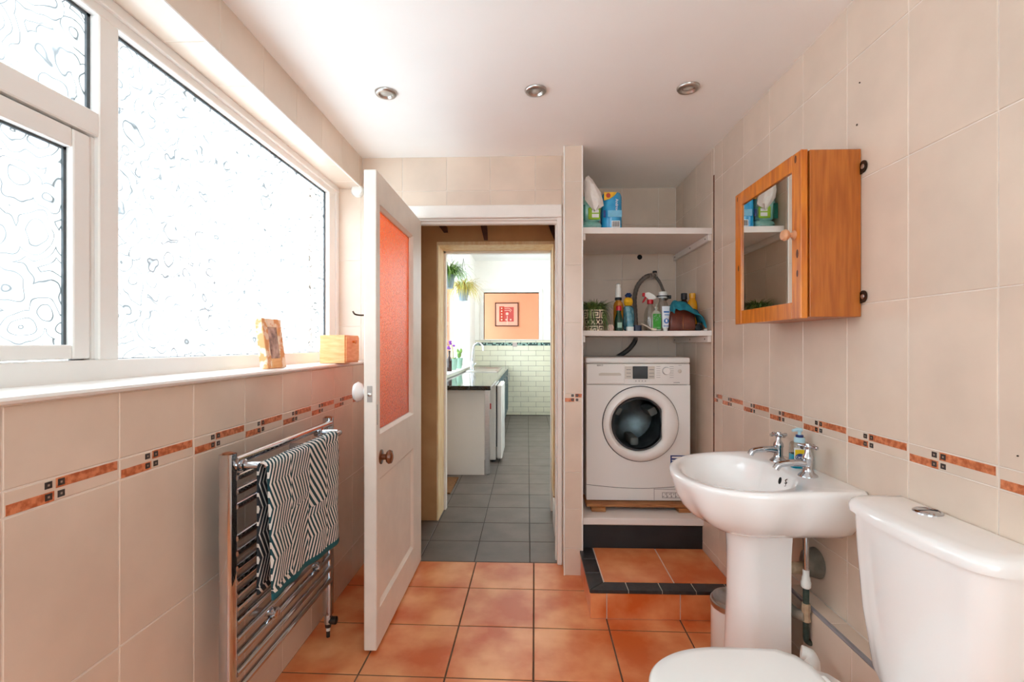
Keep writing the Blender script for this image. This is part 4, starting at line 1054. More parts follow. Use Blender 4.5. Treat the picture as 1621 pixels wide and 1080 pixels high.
# shelves in the niche
def shelf(z0, z1, sag, lab, yl, yr):
    t = thing('corner_shelf', lab, 'shelf', (0.65, 2.95, z0), 'white shelves in the niche')
    n = 14; pts = []
    for i in range(n+1):
        u = i/n; x = PX1+0.002+(XR-0.003-PX1)*u
        pts.append((x, yl+(yr-yl)*u+sag*math.sin(PI*u)))
    poly = pts+[(XR-0.002, 3.225), (PX1+0.002, 3.225)]
    mb = MB(); mb.prism(poly, z0, z1); obj('board', mb, M['shelf'], t, 0)
    mb = MB(); mb.box(XR-0.020, XR-0.001, yr+0.005, 3.287, z0-0.036, z0-0.0005, 0.002); b1 = obj('batten', mb, M['shelf'], t, 0)
    for y in (yr+0.05, 2.95, 3.25): obj('screw', MB().lathe([(0.004, XR-0.0195), (0.004, XR-0.0215), (0.001, XR-0.022)], (0, y, z0-0.018), 'x', 8), M['iron'], b1)
    mb = MB(); mb.box(PX1+0.001, PX1+0.020, yl+0.005, 3.287, z0-0.036, z0-0.0005, 0.002); obj('batten', mb, M['shelf'], t, 0)
    return t
S1 = 1.880; S2 = 1.318
shelf(1.847, S1, 0.0, 'upper white shelf in the niche carrying paper packs', 2.615, 2.65)
shelf(1.290, S2, 0.075, 'lower white shelf with a curved front above the washing machine', 2.62, 2.655)

# upper shelf: paper packs
gp = thing('toilet_roll_pack', 'green wrapped toilet roll pack with its torn film on the upper shelf', 'pack', (0.37, 2.74, S1))
mb = MB()
def softbox(mb, x0, x1, y0, y1, z0, z1, r=0.02, bulge=0.01):
    mb.rings([rr(x0+0.012, x1-0.012, y0+0.012, y1-0.012, r, z0), rr(x0, x1, y0, y1, r, z0+0.012), rr(x0-bulge*0.3, x1+bulge*0.3, y0-bulge, y1+bulge, r, (z0+z1)/2), rr(x0, x1, y0, y1, r, z1-0.012), rr(x0+0.012, x1-0.012, y0+0.012, y1-0.012, r, z1)])
softbox(mb, 0.308, 0.412, 2.69, 2.86, S1+0.0005, S1+0.055); obj('lower_wrap', mb, M['wrap_green'], gp)
mb = MB(); softbox(mb, 0.306, 0.410, 2.69, 2.86, S1+0.052, S1+0.20); obj('upper_wrap', mb, M['wrap_green'], gp)
mb = MB(); mb.box(0.300, 0.322, 2.672, 2.682, S1+0.055, S1+0.14, 0.002); obj('dark_band', mb, M['wrap_dkgreen'], gp, 0)
mb = MB(); mb.box(0.338, 0.405, 2.672, 2.681, S1+0.058, S1+0.125, 0.006); lp = obj('lime_label', mb, M['wrap_lime'], gp, 0)
mb = MB(); mb.box(0.358, 0.396, 2.6705, 2.6725, S1+0.068, S1+0.088, 0.001); mb.box(0.358, 0.396, 2.6705, 2.6725, S1+0.095, S1+0.111, 0.001); obj('white_print_panel', mb, M['white_print'], lp, 0)
mb = MB(); mb.box(0.36, 0.39, 2.686, 2.689, S1+0.012, S1+0.034)
obj('barcode', mb, M['printgrey'], gp, 0)
mb = MB(); rnd = random.Random(5)       # crumpled film
ring0 = []
rs = []
for k, (cx, cz, rx, ry) in enumerate(((0.375, 0.105, 0.005, 0.008), (0.382, 0.13, 0.036, 0.02), (0.372, 0.165, 0.044, 0.03), (0.362, 0.205, 0.044, 0.034), (0.348, 0.24, 0.034, 0.03), (0.336, 0.27, 0.022, 0.02), (0.331, 0.293, 0.008, 0.008))):
    rs.append([(cx+rx*math.cos(2*PI*i/18)*(1+0.25*rnd.uniform(-1, 1)), 2.665+ry*math.sin(2*PI*i/18)*(1+0.3*rnd.uniform(-1, 1)), S1+cz+rnd.uniform(-0.006, 0.006)) for i in range(18)])
mb.rings(rs); o = obj('torn_film', mb, M['tissue'], gp, 25, label='crumpled white torn film')
kr = thing('kitchen_roll_pack', 'blue wrapped kitchen roll standing on the upper shelf', 'pack', (0.475, 2.73, S1))
def pill(x0, x1, y0, y1, z, r): return rr(x0, x1, y0, y1, r, z, 7)
mb = MB(); z = S1
mb.rings([pill(0.422, 0.526, 2.67, 2.80, z+0.0005, 0.045), pill(0.418, 0.530, 2.665, 2.805, z+0.01, 0.05), pill(0.418, 0.530, 2.665, 2.805, z+0.19, 0.05), pill(0.424, 0.524, 2.672, 2.798, z+0.208, 0.045)])
for f in mb.bm.faces: f.material_index = 0
kb = obj('wrap', mb, M['roll_blue'], kr)
mb = MB(); mb.prism([(0.424, z+0.205), (0.495, z+0.205), (0.480, z+0.185), (0.455, z+0.168), (0.424, z+0.160)], 2.6625, 2.667, 'y'); obj('yellow_flash', mb, M['pack_yel'], kr, 0)
mb = MB(); mb.lathe([(0.013, 2.6625), (0.012, 2.6615)], (0.447, 0, z+0.187), 'y', 14); obj('orange_spot', mb, M['art_red'], kr, 0)
mb = MB(); mb.box(0.445, 0.522, 2.6625, 2.667, z+0.068, z+0.105, 0.001); obj('pale_panel', mb, M['roll_lblue'], kr, 0)
mb = MB()
for k in range(7): mb.box(0.470+k*0.0055, 0.473+k*0.0055, 2.6615, 2.6635, z+0.014, z+0.044)
mb.mi = 1; mb.box(0.466, 0.511, 2.6625, 2.6655, z+0.011, z+0.047); mb.mi = 0
obj('barcode', mb, [M['ink'], M['white_print']], kr, 0)
mb = MB(); mb.box(0.420, 0.432, 2.6625, 2.668, z+0.066, z+0.106, 0.001); obj('navy_panel', mb, M['blue_label'], kr, 0)
text('brand_lettering', 'Andrex', 0.022, at(0.494, 2.6635, z+0.135, FACE_Y @ Matrix.Rotation(-PI/2, 4, 'Z')), M['white_print'], kr)
o = obj('loose_rolls', MB().lathe([(0.05, S1+0.001), (0.053, S1+0.02), (0.053, S1+0.225), (0.045, S1+0.235), (0.02, S1+0.235), (0.02, S1+0.2)], (0.405, 2.93, 0), 'z', 22), M['tissue']); tag(o, 'plain white paper roll standing behind the blue kitchen roll', 'paper roll')
mb = MB(); mb.boxm(at(0.64, 2.82, S1+0.006, Matrix.Rotation(0.12, 4, 'Z')), 0.26, 0.22, 0.010, 0.002); o = obj('folded_paper', mb, M['paper'], None, 0); tag(o, 'flat folded beige paper lying on the upper shelf', 'paper')

# lower shelf --------------------------------------------------
pt = thing('potted_grass_plant', 'trailing grass plant in a cream and brown key-patterned pot on the lower shelf', 'plant', (0.382, 2.735, S2))
px, py, pr = 0.382, 2.735, 0.062
BM = ["####################",
      "#.......#.......#..#"[:20],
      "#.#####.#.#####.#.##",
      "#.#...#.#.#...#.#.##",
      "#.#.###.#.#.###.#.##",
      "#.#.....#.#.....#.##",
      "#.#######.#######.##",
      "....................",
      "#..#.#..#.#..#.#..#.",
      ".##...##...##...##..",
      ".##...##...##...##..",
      "#..#.#..#.#..#.#..#.",
      "....................",
      "#######.#######.####",
      "#.....#.#.....#.#...",
      "#.###.#.#.###.#.#.##",
      "###.#.###.#.#.###.##"]
mb = MB(); rows = list(reversed(BM)); NR = len(rows); NC = 60
pot = []
for j in range(NR+1):
    zz = S2+0.001+0.118*j/NR; r_ = pr*(0.80+0.20*j/NR)
    pot.append([mb.bm.verts.new((px+r_*math.cos(2*PI*i/NC), py+r_*math.sin(2*PI*i/NC), zz)) for i in range(NC)])
for j in range(NR):
    for i in range(NC):
        mb.mi = 0 if rows[j][i % 20] == '#' else 1
        mb._f((pot[j][i], pot[j][(i+1) % NC], pot[j+1][(i+1) % NC], pot[j+1][i]))
mb.mi = 1; mb._f(list(reversed(pot[0]))); mb.mi = 0
rim = [[mb.bm.verts.new((px+r_*math.cos(2*PI*i/NC), py+r_*math.sin(2*PI*i/NC), zz)) for i in range(NC)] for r_, zz in ((pr*0.92, S2+0.12), (pr*0.9, S2+0.10))]
for a, b in ((pot[-1], rim[0]), (rim[0], rim[1])):
    for i in range(NC): mb._f((a[i], a[(i+1) % NC], b[(i+1) % NC], b[i]))
obj('pot', mb, [M['cream_glaze'], M['brown_glaze']], pt, 30)
obj('soil', MB().lathe([(pr*0.9, S2+0.1), (0.03, S2+0.108), (0.001, S2+0.109)], (px, py, 0), 'z', 20, False, False), M['soil'], pt)
mb = MB(); blades(mb, (px, py, S2+0.10), 800, 0.16, 0.8, 0.5, 0.0026, 1.0, 11)
blades(mb, (px+0.02, py-0.01, S2+0.11), 110, 0.22, 0.45, 1.25, 0.002, 0.6, 12, 0.0); blades(mb, (px-0.02, py-0.03, S2+0.11), 40, 0.22, 0.38, 1.35, 0.0018, 0.7, 13, -2.2)
for v in mb.bm.verts:
    if v.co.z < S2+0.04 and v.co.y > 2.60: v.co.z = max(v.co.z, S2+0.004)
    v.co.x = min(max(v.co.x, PX1+0.004), 0.492)
o = obj('foliage', mb, M['leaf_dark'], pt, 0); o['kind'] = 'stuff'
def bottle(name, label, cat, x, y, prof, m, parts=(), seg=20, sc=(1, 1)):
    t = thing(name, label, cat, (x, y, S2))
    def mk(pr_): 
        t_ = MB(); t_.lathe(pr_, seg=seg); r_ = MB(); r_.merge(t_, Matrix.Translation((x, y, S2+0.0006)) @ Matrix.Diagonal((sc[0], sc[1], 1, 1))); return r_
    obj('body', mk(prof), m, t)
    for nm, pr_, mm in parts: obj(nm, mk(pr_), mm, t)
    return t
bottle('dropper_bottle', 'amber bottle with a tall white pump cap beside the key-patterned pot', 'bottle', 0.528, 2.80, [(0.026, 0), (0.028, 0.01), (0.028, 0.15), (0.024, 0.165), (0.015, 0.175), (0.015, 0.182)], M['amber'],
       (('collar', [(0.019, 0.18), (0.020, 0.183), (0.020, 0.195), (0.016, 0.197)], M['ink']), ('cap', [(0.017, 0.196), (0.016, 0.25), (0.012, 0.256), (0.014, 0.262), (0.014, 0.272), (0.006, 0.278)], M['capwhite'])))
t = bottle('green_oil_bottle', 'dark green squat bottle with a pale label in front of the amber bottle', 'bottle', 0.520, 2.742, [(0.024, 0), (0.026, 0.01), (0.024, 0.06), (0.018, 0.085), (0.013, 0.10), (0.013, 0.118)], M['green_b'], (('cap', [(0.016, 0.116), (0.016, 0.14), (0.012, 0.144)], M['red_p']),))
mb = MB(); mb.box(0.508, 0.533, 2.715, 2.718, S2+0.018, S2+0.048, 0.001); obj('label', mb, M['potgreen'], t, 0)
t = thing('bottle_pouch', 'clear pouch with yellow top and teal base standing behind the shelf bottles', 'pack', (0.575, 2.82, S2))
mb = MB(); softbox(mb, 0.560, 0.618, 2.80, 2.835, S2+0.001, S2+0.15, 0.015, 0.012); obj('teal_body', mb, M['pack_teal'], t)
mb = MB(); softbox(mb, 0.565, 0.613, 2.805, 2.832, S2+0.145, S2+0.20, 0.012, 0.006); obj('yellow_top', mb, M['pack_yel'], t)
mb = MB(); softbox(mb, 0.569, 0.610, 2.807, 2.83, S2+0.197, S2+0.225, 0.011, 0.003); obj('navy_top', mb, M['pack_blue'], t)
t = thing('comb_pack', 'small teal plastic bottle with a white base in the middle of the lower shelf', 'bottle', (0.59, 2.755, S2))
obj('body', MB().rings([rr(0.565, 0.607, 2.742, 2.77, 0.012, S2+h) for h in (0.0006, 0.025)]), M['capwhite'], t)
mb = MB(); mb.rings([rr(0.566-0.002*0, 0.605, 2.743, 2.769, 0.012, S2+0.025), rr(0.562, 0.600, 2.743, 2.769, 0.012, S2+0.09), rr(0.555, 0.585, 2.746, 2.766, 0.009, S2+0.14)]); obj('grip', mb, M['pack_teal'], t)
o = obj('pink_jar', MB().lathe([(0.018, 0), (0.0185, 0.003), (0.0185, 0.012), (0.016, 0.014)], (0, 0, 0), axis=Matrix.Rotation(PI/2, 3, 'X'), seg=22), M['pink_p']); o.location = (0.468, 2.716, S2+0.0192)
o.location = (0.468, 2.716, S2+0.0005); tag(o, 'round pink lid standing on edge at the front of the lower shelf', 'jar')
mb = MB(); mb.rings([rr(0.618, 0.665, 2.80, 2.835, 0.012, S2+h) for h in (0.0006, 0.004, 0.032, 0.036)]); o = obj('navy_tin', mb, M['navy_p']); tag(o, 'low navy blue tin beside the grey hose on the lower shelf', 'tin')
mb = MB(); mb.tube(smooth_path([(0.655, 2.775, S2+0.045), (0.685, 2.765, S2+0.028), (0.71, 2.755, S2+0.012), (0.735, 2.75, S2+0.008)]), [0.004]*16+[0.007]*9, 8); o = obj('cream_razor', mb, M['paper']); tag(o, 'thin cream handled brush lying on the lower shelf', 'brush')
# spray bottle
t = thing('spray_bottle', 'clear spray bottle with a red and white trigger against the niche wall', 'spray bottle', (0.722, 2.84, S2))
x, y = 0.722, 2.84
obj('body', MB().lathe([(0.034, S2+0.0006), (0.036, S2+0.01), (0.036, S2+0.10), (0.026, S2+0.135), (0.014, S2+0.155), (0.014, S2+0.165)], (x, y, 0), 'z', 22), M['clear_p'], t)
obj('collar', MB().lathe([(0.018, S2+0.162), (0.018, S2+0.185), (0.015, S2+0.188)], (x, y, 0), 'z', 18), M['red_p'], t)
mb = MB(); mb.prism([(x-0.032, S2+0.208), (x-0.032, S2+0.225), (x-0.01, S2+0.231), (x+0.02, S2+0.214), (x+0.034, S2+0.196), (x+0.012, S2+0.188), (x-0.012, S2+0.188)], y-0.012, y+0.012, 'y'); obj('head', mb, M['capwhite'], t, 0)
mb = MB(); mb.box(x-0.046, x-0.030, y-0.008, y+0.008, S2+0.206, S2+0.228, 0.003); mb.prism([(x-0.03, S2+0.208), (x-0.02, S2+0.205), (x-0.034, S2+0.178), (x-0.044, S2+0.168), (x-0.047, S2+0.172)], y-0.006, y+0.006, 'y'); obj('trigger', mb, M['red_p'], t, 0)
t = bottle('soap_pump_bottle', 'clear bottle with a wide white cap behind the toothpaste tube', 'bottle', 0.806, 2.88, [(0.034, 0), (0.036, 0.012), (0.036, 0.14), (0.026, 0.17), (0.022, 0.18), (0.022, 0.20)], M['clear_p'], (('collar', [(0.034, 0.208), (0.036, 0.210), (0.036, 0.213), (0.026, 0.214)], M['ink']), ('cap', [(0.026, 0.2), (0.026, 0.232), (0.020, 0.238)], M['capwhite'])))
t = thing('green_shampoo_bottle', 'milky bottle with a bright green label between hose and toothpaste', 'bottle', (0.744, 2.775, S2))
x0, x1, y = 0.712, 0.768, 2.775
mb = MB(); mb.rings([rr(x0+i, x1-i, y-0.018+j, y+0.018-j, 0.013, S2+h) for i, j, h in ((0.003, 0.003, 0.0006), (0, 0, 0.006), (0, 0, 0.098), (0.008, 0.003, 0.112), (0.018, 0.005, 0.12), (0.018, 0.005, 0.128))]); obj('body', mb, M['translucent_p'], t)
obj('nozzle', MB().lathe([(0.010, S2+0.127), (0.009, S2+0.137), (0.0035, S2+0.142), (0.003, S2+0.155)], ((x0+x1)/2, y, 0), 'z', 12), M['translucent_p'], t)
mb = MB(); mb.box(x0+0.005, x1-0.006, y-0.0195, y-0.0175, S2+0.012, S2+0.099, 0.0015); gl_ = obj('label', mb, M['green_l'], t, 0)
mb = MB(); rnd = random.Random(2)
for k in range(16):
    a, b = x0+0.010+rnd.random()*0.034, S2+0.055+rnd.random()*0.038
    mb.boxm(at(a, y-0.0197, b, Matrix.Rotation(rnd.random()*3, 4, 'Y')), 0.010, 0.0006, 0.0018)
mb.box(x0+0.010, x1-0.012, y-0.0199, y-0.0193, S2+0.02, S2+0.0225); obj('label_print', mb, M['potgreen'], gl_, 0)
t = thing('toothpaste_tube', 'white and blue toothpaste tube standing on its cap', 'tube', (0.785, 2.752, S2))
x, y = 0.785, 2.752
def ell(cx, cy, a, b, zz, n=20): return [(cx+a*math.cos(2*PI*i/n), cy+b*math.sin(2*PI*i/n), zz) for i in range(n)]
mb = MB(); mb.rings([ell(x, y, 0.016, 0.016, S2+0.018), ell(x, y, 0.018, 0.017, S2+0.024), ell(x+0.002, y, 0.021, 0.012, S2+0.08), ell(x+0.005, y, 0.024, 0.003, S2+0.132), ell(x+0.005, y, 0.0245, 0.0012, S2+0.142)]); obj('body', mb, M['paste'], t)
obj('cap', MB().lathe([(0.012, S2+0.0006), (0.0125, S2+0.016), (0.015, S2+0.019)], (x, y, 0), 'z', 16), M['capwhite'], t)
mb = MB(); mb.lathe([(0.0145, y-0.0185), (0.0125, y-0.0192)], (x+0.001, 0, S2+0.057), 'y', 18, False, True); mb.box(x-0.014, x+0.017, y-0.0165, y-0.0150, S2+0.027, S2+0.031); mb.box(x-0.008, x+0.02, y-0.0125, y-0.0113, S2+0.09, S2+0.094); mb.box(x-0.012, x+0.02, y-0.0115, y-0.0095, S2+0.105, S2+0.113)
tb = obj('printed_emblem', mb, M['paste_blue'], t, 0)
mb = MB(); mb.box(x-0.004, x+0.006, y-0.0199, y-0.0192, S2+0.05, S2+0.066, 0.0003); obj('tooth_mark', mb, M['white_print'], tb, 0)
# wash bag and cloth
t = thing('leather_wash_bag', 'dark oxblood leather wash bag sitting at the front of the lower shelf', 'bag', (0.88, 2.79, S2))
mb = MB(); mb.rings([rr(0.806+i, 0.952-i*0.6, 2.735+j, 2.855-j, 0.010, S2+h) for i, j, h in ((0.003, 0.003, 0.0008), (0, 0, 0.008), (0.002, 0.0, 0.06), (0.007, 0.006, 0.112), (0.016, 0.024, 0.128), (0.04, 0.045, 0.133))]); obj('body', mb, M['leather'], t, 50)
mb = MB(); mb.tube(smooth_path([(0.880, 2.7345, S2+0.012), (0.879, 2.7335, S2+0.06), (0.888, 2.745, S2+0.105)]), 0.0025, 8); mb.tube(smooth_path([(0.884, 2.7335, S2+0.008), (0.91, 2.7335, S2+0.006), (0.943, 2.737, S2+0.012), (0.952, 2.745, S2+0.03)]), 0.0022, 8); obj('piping', mb, M['copper'], t)
tc = thing('teal_face_cloth', 'crumpled teal cloth draped over the leather wash bag', 'cloth', (0.9, 2.77, S2+0.12))
mb = MB(); nu, nv = 26, 12; grid = []
pathc = smooth_path([(0.812, 2.735, S2+0.128), (0.826, 2.735, S2+0.158), (0.856, 2.74, S2+0.163), (0.895, 2.745, S2+0.148), (0.935, 2.745, S2+0.125), (0.965, 2.745, S2+0.098), (0.985, 2.745, S2+0.062)], 5)
for i, p in enumerate(pathc):
    u = i/(len(pathc)-1)
    row = []
    for j in range(nv+1):
        v = j/nv*2-1
        dz = -0.022*v*v*(1-0.3*u)-(0.02 if v < 0 else 0.0)*abs(v)+0.008*math.sin(v*5+u*9)+0.006*math.sin(u*17)
        row.append(mb.bm.verts.new((p[0]+0.006*math.sin(v*4+u*6), p[1]+v*0.055, p[2]+dz)))
    grid.append(row)
for i in range(len(grid)-1):
    for j in range(nv): mb._f((grid[i][j], grid[i+1][j], grid[i+1][j+1], grid[i][j+1]))
o = obj('cloth_sheet', mb, M['clothteal'], tc, 60); md = o.modifiers.new('thickness', 'SOLIDIFY'); md.thickness = 0.007; md.offset = 1
bottle('dark_amber_bottle', 'small dark brown bottle behind the wash bag beside the yellow one', 'bottle', 0.948, 2.93, [(0.024, 0), (0.025, 0.17), (0.015, 0.19), (0.012, 0.195)], M['dk_amber'], (('cap', [(0.018, 0.195), (0.018, 0.232), (0.015, 0.234)], M['ink']),))
bottle('yellow_bottle', 'bright yellow bottle behind the wash bag next to the right wall', 'bottle', 0.974, 2.86, [(0.026, 0), (0.028, 0.15), (0.025, 0.175), (0.016, 0.192), (0.015, 0.198)], M['yellow_b'], (('cap', [(0.018, 0.196), (0.018, 0.224), (0.016, 0.226)], M['yellow_b']),))
mb = MB(); mb.lathe([(0.02, -0.03), (0.02, 0.03), (0.011, 0.031), (0.011, 0.024)], axis=Matrix.Rotation(PI/2, 3, 'X'), seg=20); o = obj('black_tube', mb, M['ink']); o.location = (0.972, 2.76, S2+0.0005); tag(o, 'black cylinder lying on its side right of the wash bag', 'tube')
mb = MB(); n=18; mb.rings([[(0.972+r*math.cos(2*PI*i/n), yy, S2+0.0208+r*math.sin(2*PI*i/n)) for i in range(n)] for r, yy in ((0.009, 2.7295), (0.009, 2.728), (0.013, 2.728), (0.013, 2.7295))], True, False, False); r_ = obj('end_ring', mb, M['printgrey'], o); 
o = obj('white_pebble_soap', MB().sphere((0.993, 2.70, S2+0.006), 0.012, 12, 8, (1, 0.8, 0.45)), M['capwhite']); tag(o, 'tiny white soap piece at the right end of the lower shelf', 'soap')

# water stopcock and hoses of the washing machine
wc = thing('washing_machine_hose', 'grey inlet hose looping down from a small stopcock on the niche wall', 'hose', (0.83, 3.25, 1.70))
obj('stopcock', MB().lathe([(0.020, 3.289), (0.020, 3.284), (0.011, 3.282), (0.011, 3.23), (0.015, 3.23), (0.015, 3.205), (0.008, 3.203)], (0.848, 0, 1.705), 'y', 14), M['steel'], wc)
mb = MB(); mb.box(0.835, 0.861, 3.21, 3.23, 1.715, 1.733, 0.003); obj('tap_lever', mb, M['ink'], wc, 0)
hp = smooth_path([(0.848, 3.215, 1.70), (0.825, 3.20, 1.70), (0.775, 3.18, 1.685), (0.730, 3.20, 1.63), (0.716, 3.225, 1.55), (0.726, 3.25, 1.46), (0.732, 3.258, 1.36), (0.730, 3.258, 1.27)], 10)
mb = MB(); mb.tube(hp, [0.0145+0.0012*math.sin(i*2.1) for i in range(len(hp))], 10); obj('inlet_hose', mb, M['hose'], wc)
obj('hose_ferrule', MB().tube([(0.832, 3.205, 1.702), (0.795, 3.188, 1.693)], 0.0165, 12), M['steel'], wc)
hp = smooth_path([(0.856, 3.215, 1.69), (0.872, 3.19, 1.655), (0.886, 3.16, 1.60), (0.893, 3.15, 1.565)], 8)
mb = MB(); mb.tube(hp, 0.010, 10); obj('branch_hose', mb, M['hose'], wc)
mb = MB(); mb.sphere((0.895, 3.145, 1.55), 0.024, 14, 8); mb.tube([(0.895, 3.145, 1.55), (0.93, 3.13, 1.55)], 0.012, 10); obj('branch_joint', mb, M['hose_dk'], wc)
hp = smooth_path([(0.730, 3.258, 1.275), (0.715, 3.258, 1.245), (0.68, 3.258, 1.205), (0.63, 3.258, 1.17), (0.58, 3.258, 1.14)], 8)
mb = MB(); mb.tube(hp, 0.0155, 10); obj('lower_hose', mb, M['hose_dk'], wc)

# washing machine -------------------------------------------------
MX0, MX1, MY, MZ0, MZ1 = 0.340, 0.935, 2.78, 0.342, 1.167
wm = thing('washing_machine', 'white front loading washing machine raised in the niche', 'washing machine', (0.637, 2.98, 0.34))
mb = MB()
for q in ((MX0, MX0+0.014, MY+0.012, 3.22, MZ0, MZ1-0.032), (MX1-0.014, MX1, MY+0.012, 3.22, MZ0, MZ1-0.032), (MX0+0.014, MX1-0.014, 3.206, 3.219, MZ0, MZ1-0.032), (MX0+0.014, MX1-0.014, MY+0.014, 3.206, MZ0, MZ0+0.014)): mb.box(*q, 0.004)
obj('cabinet', mb, M['appliance'], wm)
mb = MB(); mb.box(MX0-0.002, MX1+0.002, MY+0.004, 3.225, MZ1-0.034, MZ1, 0.010, 3); obj('top_lid', mb, M['appliance'], wm)
mb = MB(); mb.box(MX0+0.001, MX1-0.001, MY, MY+0.03, 1.010, MZ1-0.036, 0.006, 2); cp = obj('control_panel', mb, M['appliance'], wm)
# curved kick panel
n = 20; up = []; 
for i in range(n+1):
    u = i/n; up.append((MX0+0.001+(MX1-MX0-0.002)*u, 0.430-0.020*math.sin(PI*u)))
mb = MB(); mb.prism([(MX0+0.001, MZ0+0.001)]+[(MX1-0.001, MZ0+0.001)]+list(reversed(up)), MY, MY+0.03, 'y'); kp = obj('kick_panel', mb, M['appliance'], wm, 0)
outer = [(a, b+0.003) for a, b in up]+[(MX1-0.001, 1.008), (MX0+0.001, 1.008)]
angs = sorted(set([2*PI*i/72 for i in range(72)]+[math.atan2(p[1]-0.784, p[0]-0.650) % (2*PI) for p in outer]))
def hit(a):
    dx, dz = math.cos(a), math.sin(a); best = 9
    for p, q in zip(outer, outer[1:]+outer[:1]):
        ex, ez = q[0]-p[0], q[1]-p[1]; den = dx*ez-dz*ex
        if abs(den) < 1e-9: continue
        px_, pz_ = p[0]-0.650, p[1]-0.784
        t = (px_*ez-pz_*ex)/den; u = (px_*dz-pz_*dx)/den
        if t > 0 and -1e-6 <= u <= 1+1e-6: best = min(best, t)
    return best
oc = [(0.650+hit(a)*math.cos(a), 0.784+hit(a)*math.sin(a)) for a in angs]; ic = [(0.638+0.158*math.cos(a), 0.784+0.158*math.sin(a)) for a in angs]
mb = MB(); mb.rings([[(x, y, z) for x, z in pp] for pp, y in ((ic, MY+0.03), (ic, MY), (oc, MY), (oc, MY+0.03), (ic, MY+0.03))], True, False, False); fp = obj('front_panel', mb, M['appliance'], wm, 0)
mb = MB(); mb.prism([(a, b-0.004) for a, b in up]+[(a, b+0.006) for a, b in reversed(up)], MY+0.002, MY+0.02, 'y'); obj('kick_seam', mb, M['seam'], wm, 0)
mb = MB(); mb.box(0.728, 0.73, MY-0.001, MY+0.002, MZ0+0.004, 0.412); mb.box(0.73, 0.934, MY-0.001, MY+0.002, 0.4075, 0.4095); obj('filter_flap_line', mb, M['printgrey'], kp, 0)
mb = MB(); 
for a, b in ((0.775, 0.8), (0.80, 0.825), (0.825, 0.85), (0.85, 0.875)):
    for q in ((a, b, 0.358, 0.3595), (a, b, 0.388, 0.3895), (a, a+0.0015, 0.358, 0.389)): mb.box(q[0], q[1], MY-0.0012, MY+0.001, q[2], q[3])
for k in range(8): mb.boxm(at(0.782+k*0.012, MY-0.0005, 0.366+0.014*(k % 2), Matrix.Rotation(k, 4, 'Y')), 0.008, 0.001, 0.0025)
obj('warning_print', mb, M['ink'], kp, 0)
mb = MB(); mb.box(MX0+0.001, 0.560, MY-0.003, MY+0.01, 1.016, 1.128, 0.003); dd = obj('detergent_drawer', mb, M['appliance'], wm, 0)
mb = MB(); mb.prism([(0.408, 1.072), (0.540, 1.072), (0.530, 1.078), (0.425, 1.078)], MY-0.008, MY, 'y'); mb.box(0.412, 0.54, MY-0.0036, MY-0.002, 1.062, 1.0715); obj('drawer_grip', mb, M['silverp'], dd, 0)
text('maker_lettering', 'BEKO', 0.014, at(0.418, MY-0.0035, 1.125-0.004, FACE_Y), M['ink'], dd)
mb = MB(); mb.box(0.562, 0.732, MY-0.002, MY+0.004, 1.043, 1.116, 0.001); sp_ = obj('display_surround', mb, M['silverp'], cp, 0)
mb = MB(); mb.box(0.606, 0.692, MY-0.006, MY+0.002, 1.044, 1.116, 0.002); obj('display', mb, M['lcd'], cp, 0)
mb = MB()
for k in range(3): mb.box(0.570, 0.596, MY-0.0026, MY-0.001, 1.055+k*0.02, 1.058+k*0.02); mb.box(0.700, 0.728, MY-0.0026, MY-0.001, 1.055+k*0.02, 1.058+k*0.02)
for k in range(4): mb.lathe([(0.003, MY-0.001), (0.003, MY-0.002)], (0.625+k*0.018, 0, 1.031), 'y', 8)
for k in range(6):
    for xx in (0.742, 0.818): mb.box(xx, xx+0.022, MY-0.001, MY+0.001, 1.052+k*0.0125, 1.0535+k*0.0125)
mb.box(0.84, 0.875, MY-0.001, MY+0.001, 1.021, 1.024); mb.box(0.868, 0.885, MY-0.001, MY+0.001, 1.122, 1.1235)
obj('panel_print', mb, M['printgrey'], cp, 0)
obj('programme_dial', MB().lathe([(0.025, MY+0.001), (0.025, MY-0.002), (0.020, MY-0.003), (0.020, MY-0.018), (0.018, MY-0.020), (0.001, MY-0.020)], (0.797, 0, 1.090), 'y', 28), M['appliance2'], cp)
obj('dial_ring', MB().lathe([(0.0225, MY-0.002), (0.0225, MY-0.004), (0.0205, MY-0.004)], (0.797, 0, 1.090), 'y', 28, False, False), M['printgrey'], cp)
obj('start_button', MB().lathe([(0.011, MY+0.001), (0.011, MY-0.002), (0.009, MY-0.003), (0.001, MY-0.003)], (0.875, 0, 1.088), 'y', 20), M['silverp'], cp)
DC = (0.650, 0.784)
obj('door_gap', MB().lathe([(0.2195, MY+0.001), (0.2195, MY-0.0015), (0.20, MY-0.0015)], (DC[0], 0, DC[1]), 'y', 64, False, False), M['seam'], wm)
# door: ring with an off-round glass opening (flat on the handle side)
n = 64
def dring(r, y, flat=False, off=0.0):
    out = []
    for i in range(n):
        a = 2*PI*i/n; x, z = r*math.cos(a), r*math.sin(a)
        if flat and x > 0:
            lim = r*0.86; z_ = z/r
            if x > lim: x = lim-0.004*(1-abs(z_))
        out.append((DC[0]+off+x, y, DC[1]+z))
    return out
mb = MB(); mb.rings([dring(0.2145, MY-0.001), dring(0.2145, MY-0.012), dring(0.206, MY-0.024), dring(0.190, MY-0.032), dring(0.172, MY-0.034, True, -0.012), dring(0.158, MY-0.022, True, -0.012), dring(0.155, MY-0.008, True, -0.012)], True, False, False)
dor = obj('porthole_door', mb, M['appliance2'], wm, 50)
mb = MB(); mb.rings([dring(0.1555, MY-0.0075, True, -0.012), dring(0.152, MY-0.016, True, -0.012), dring(0.145, MY-0.013, True, -0.012), dring(0.143, MY-0.004, True, -0.012)], True, False, False); obj('dark_rim', mb, M['rubber'], dor, 50)
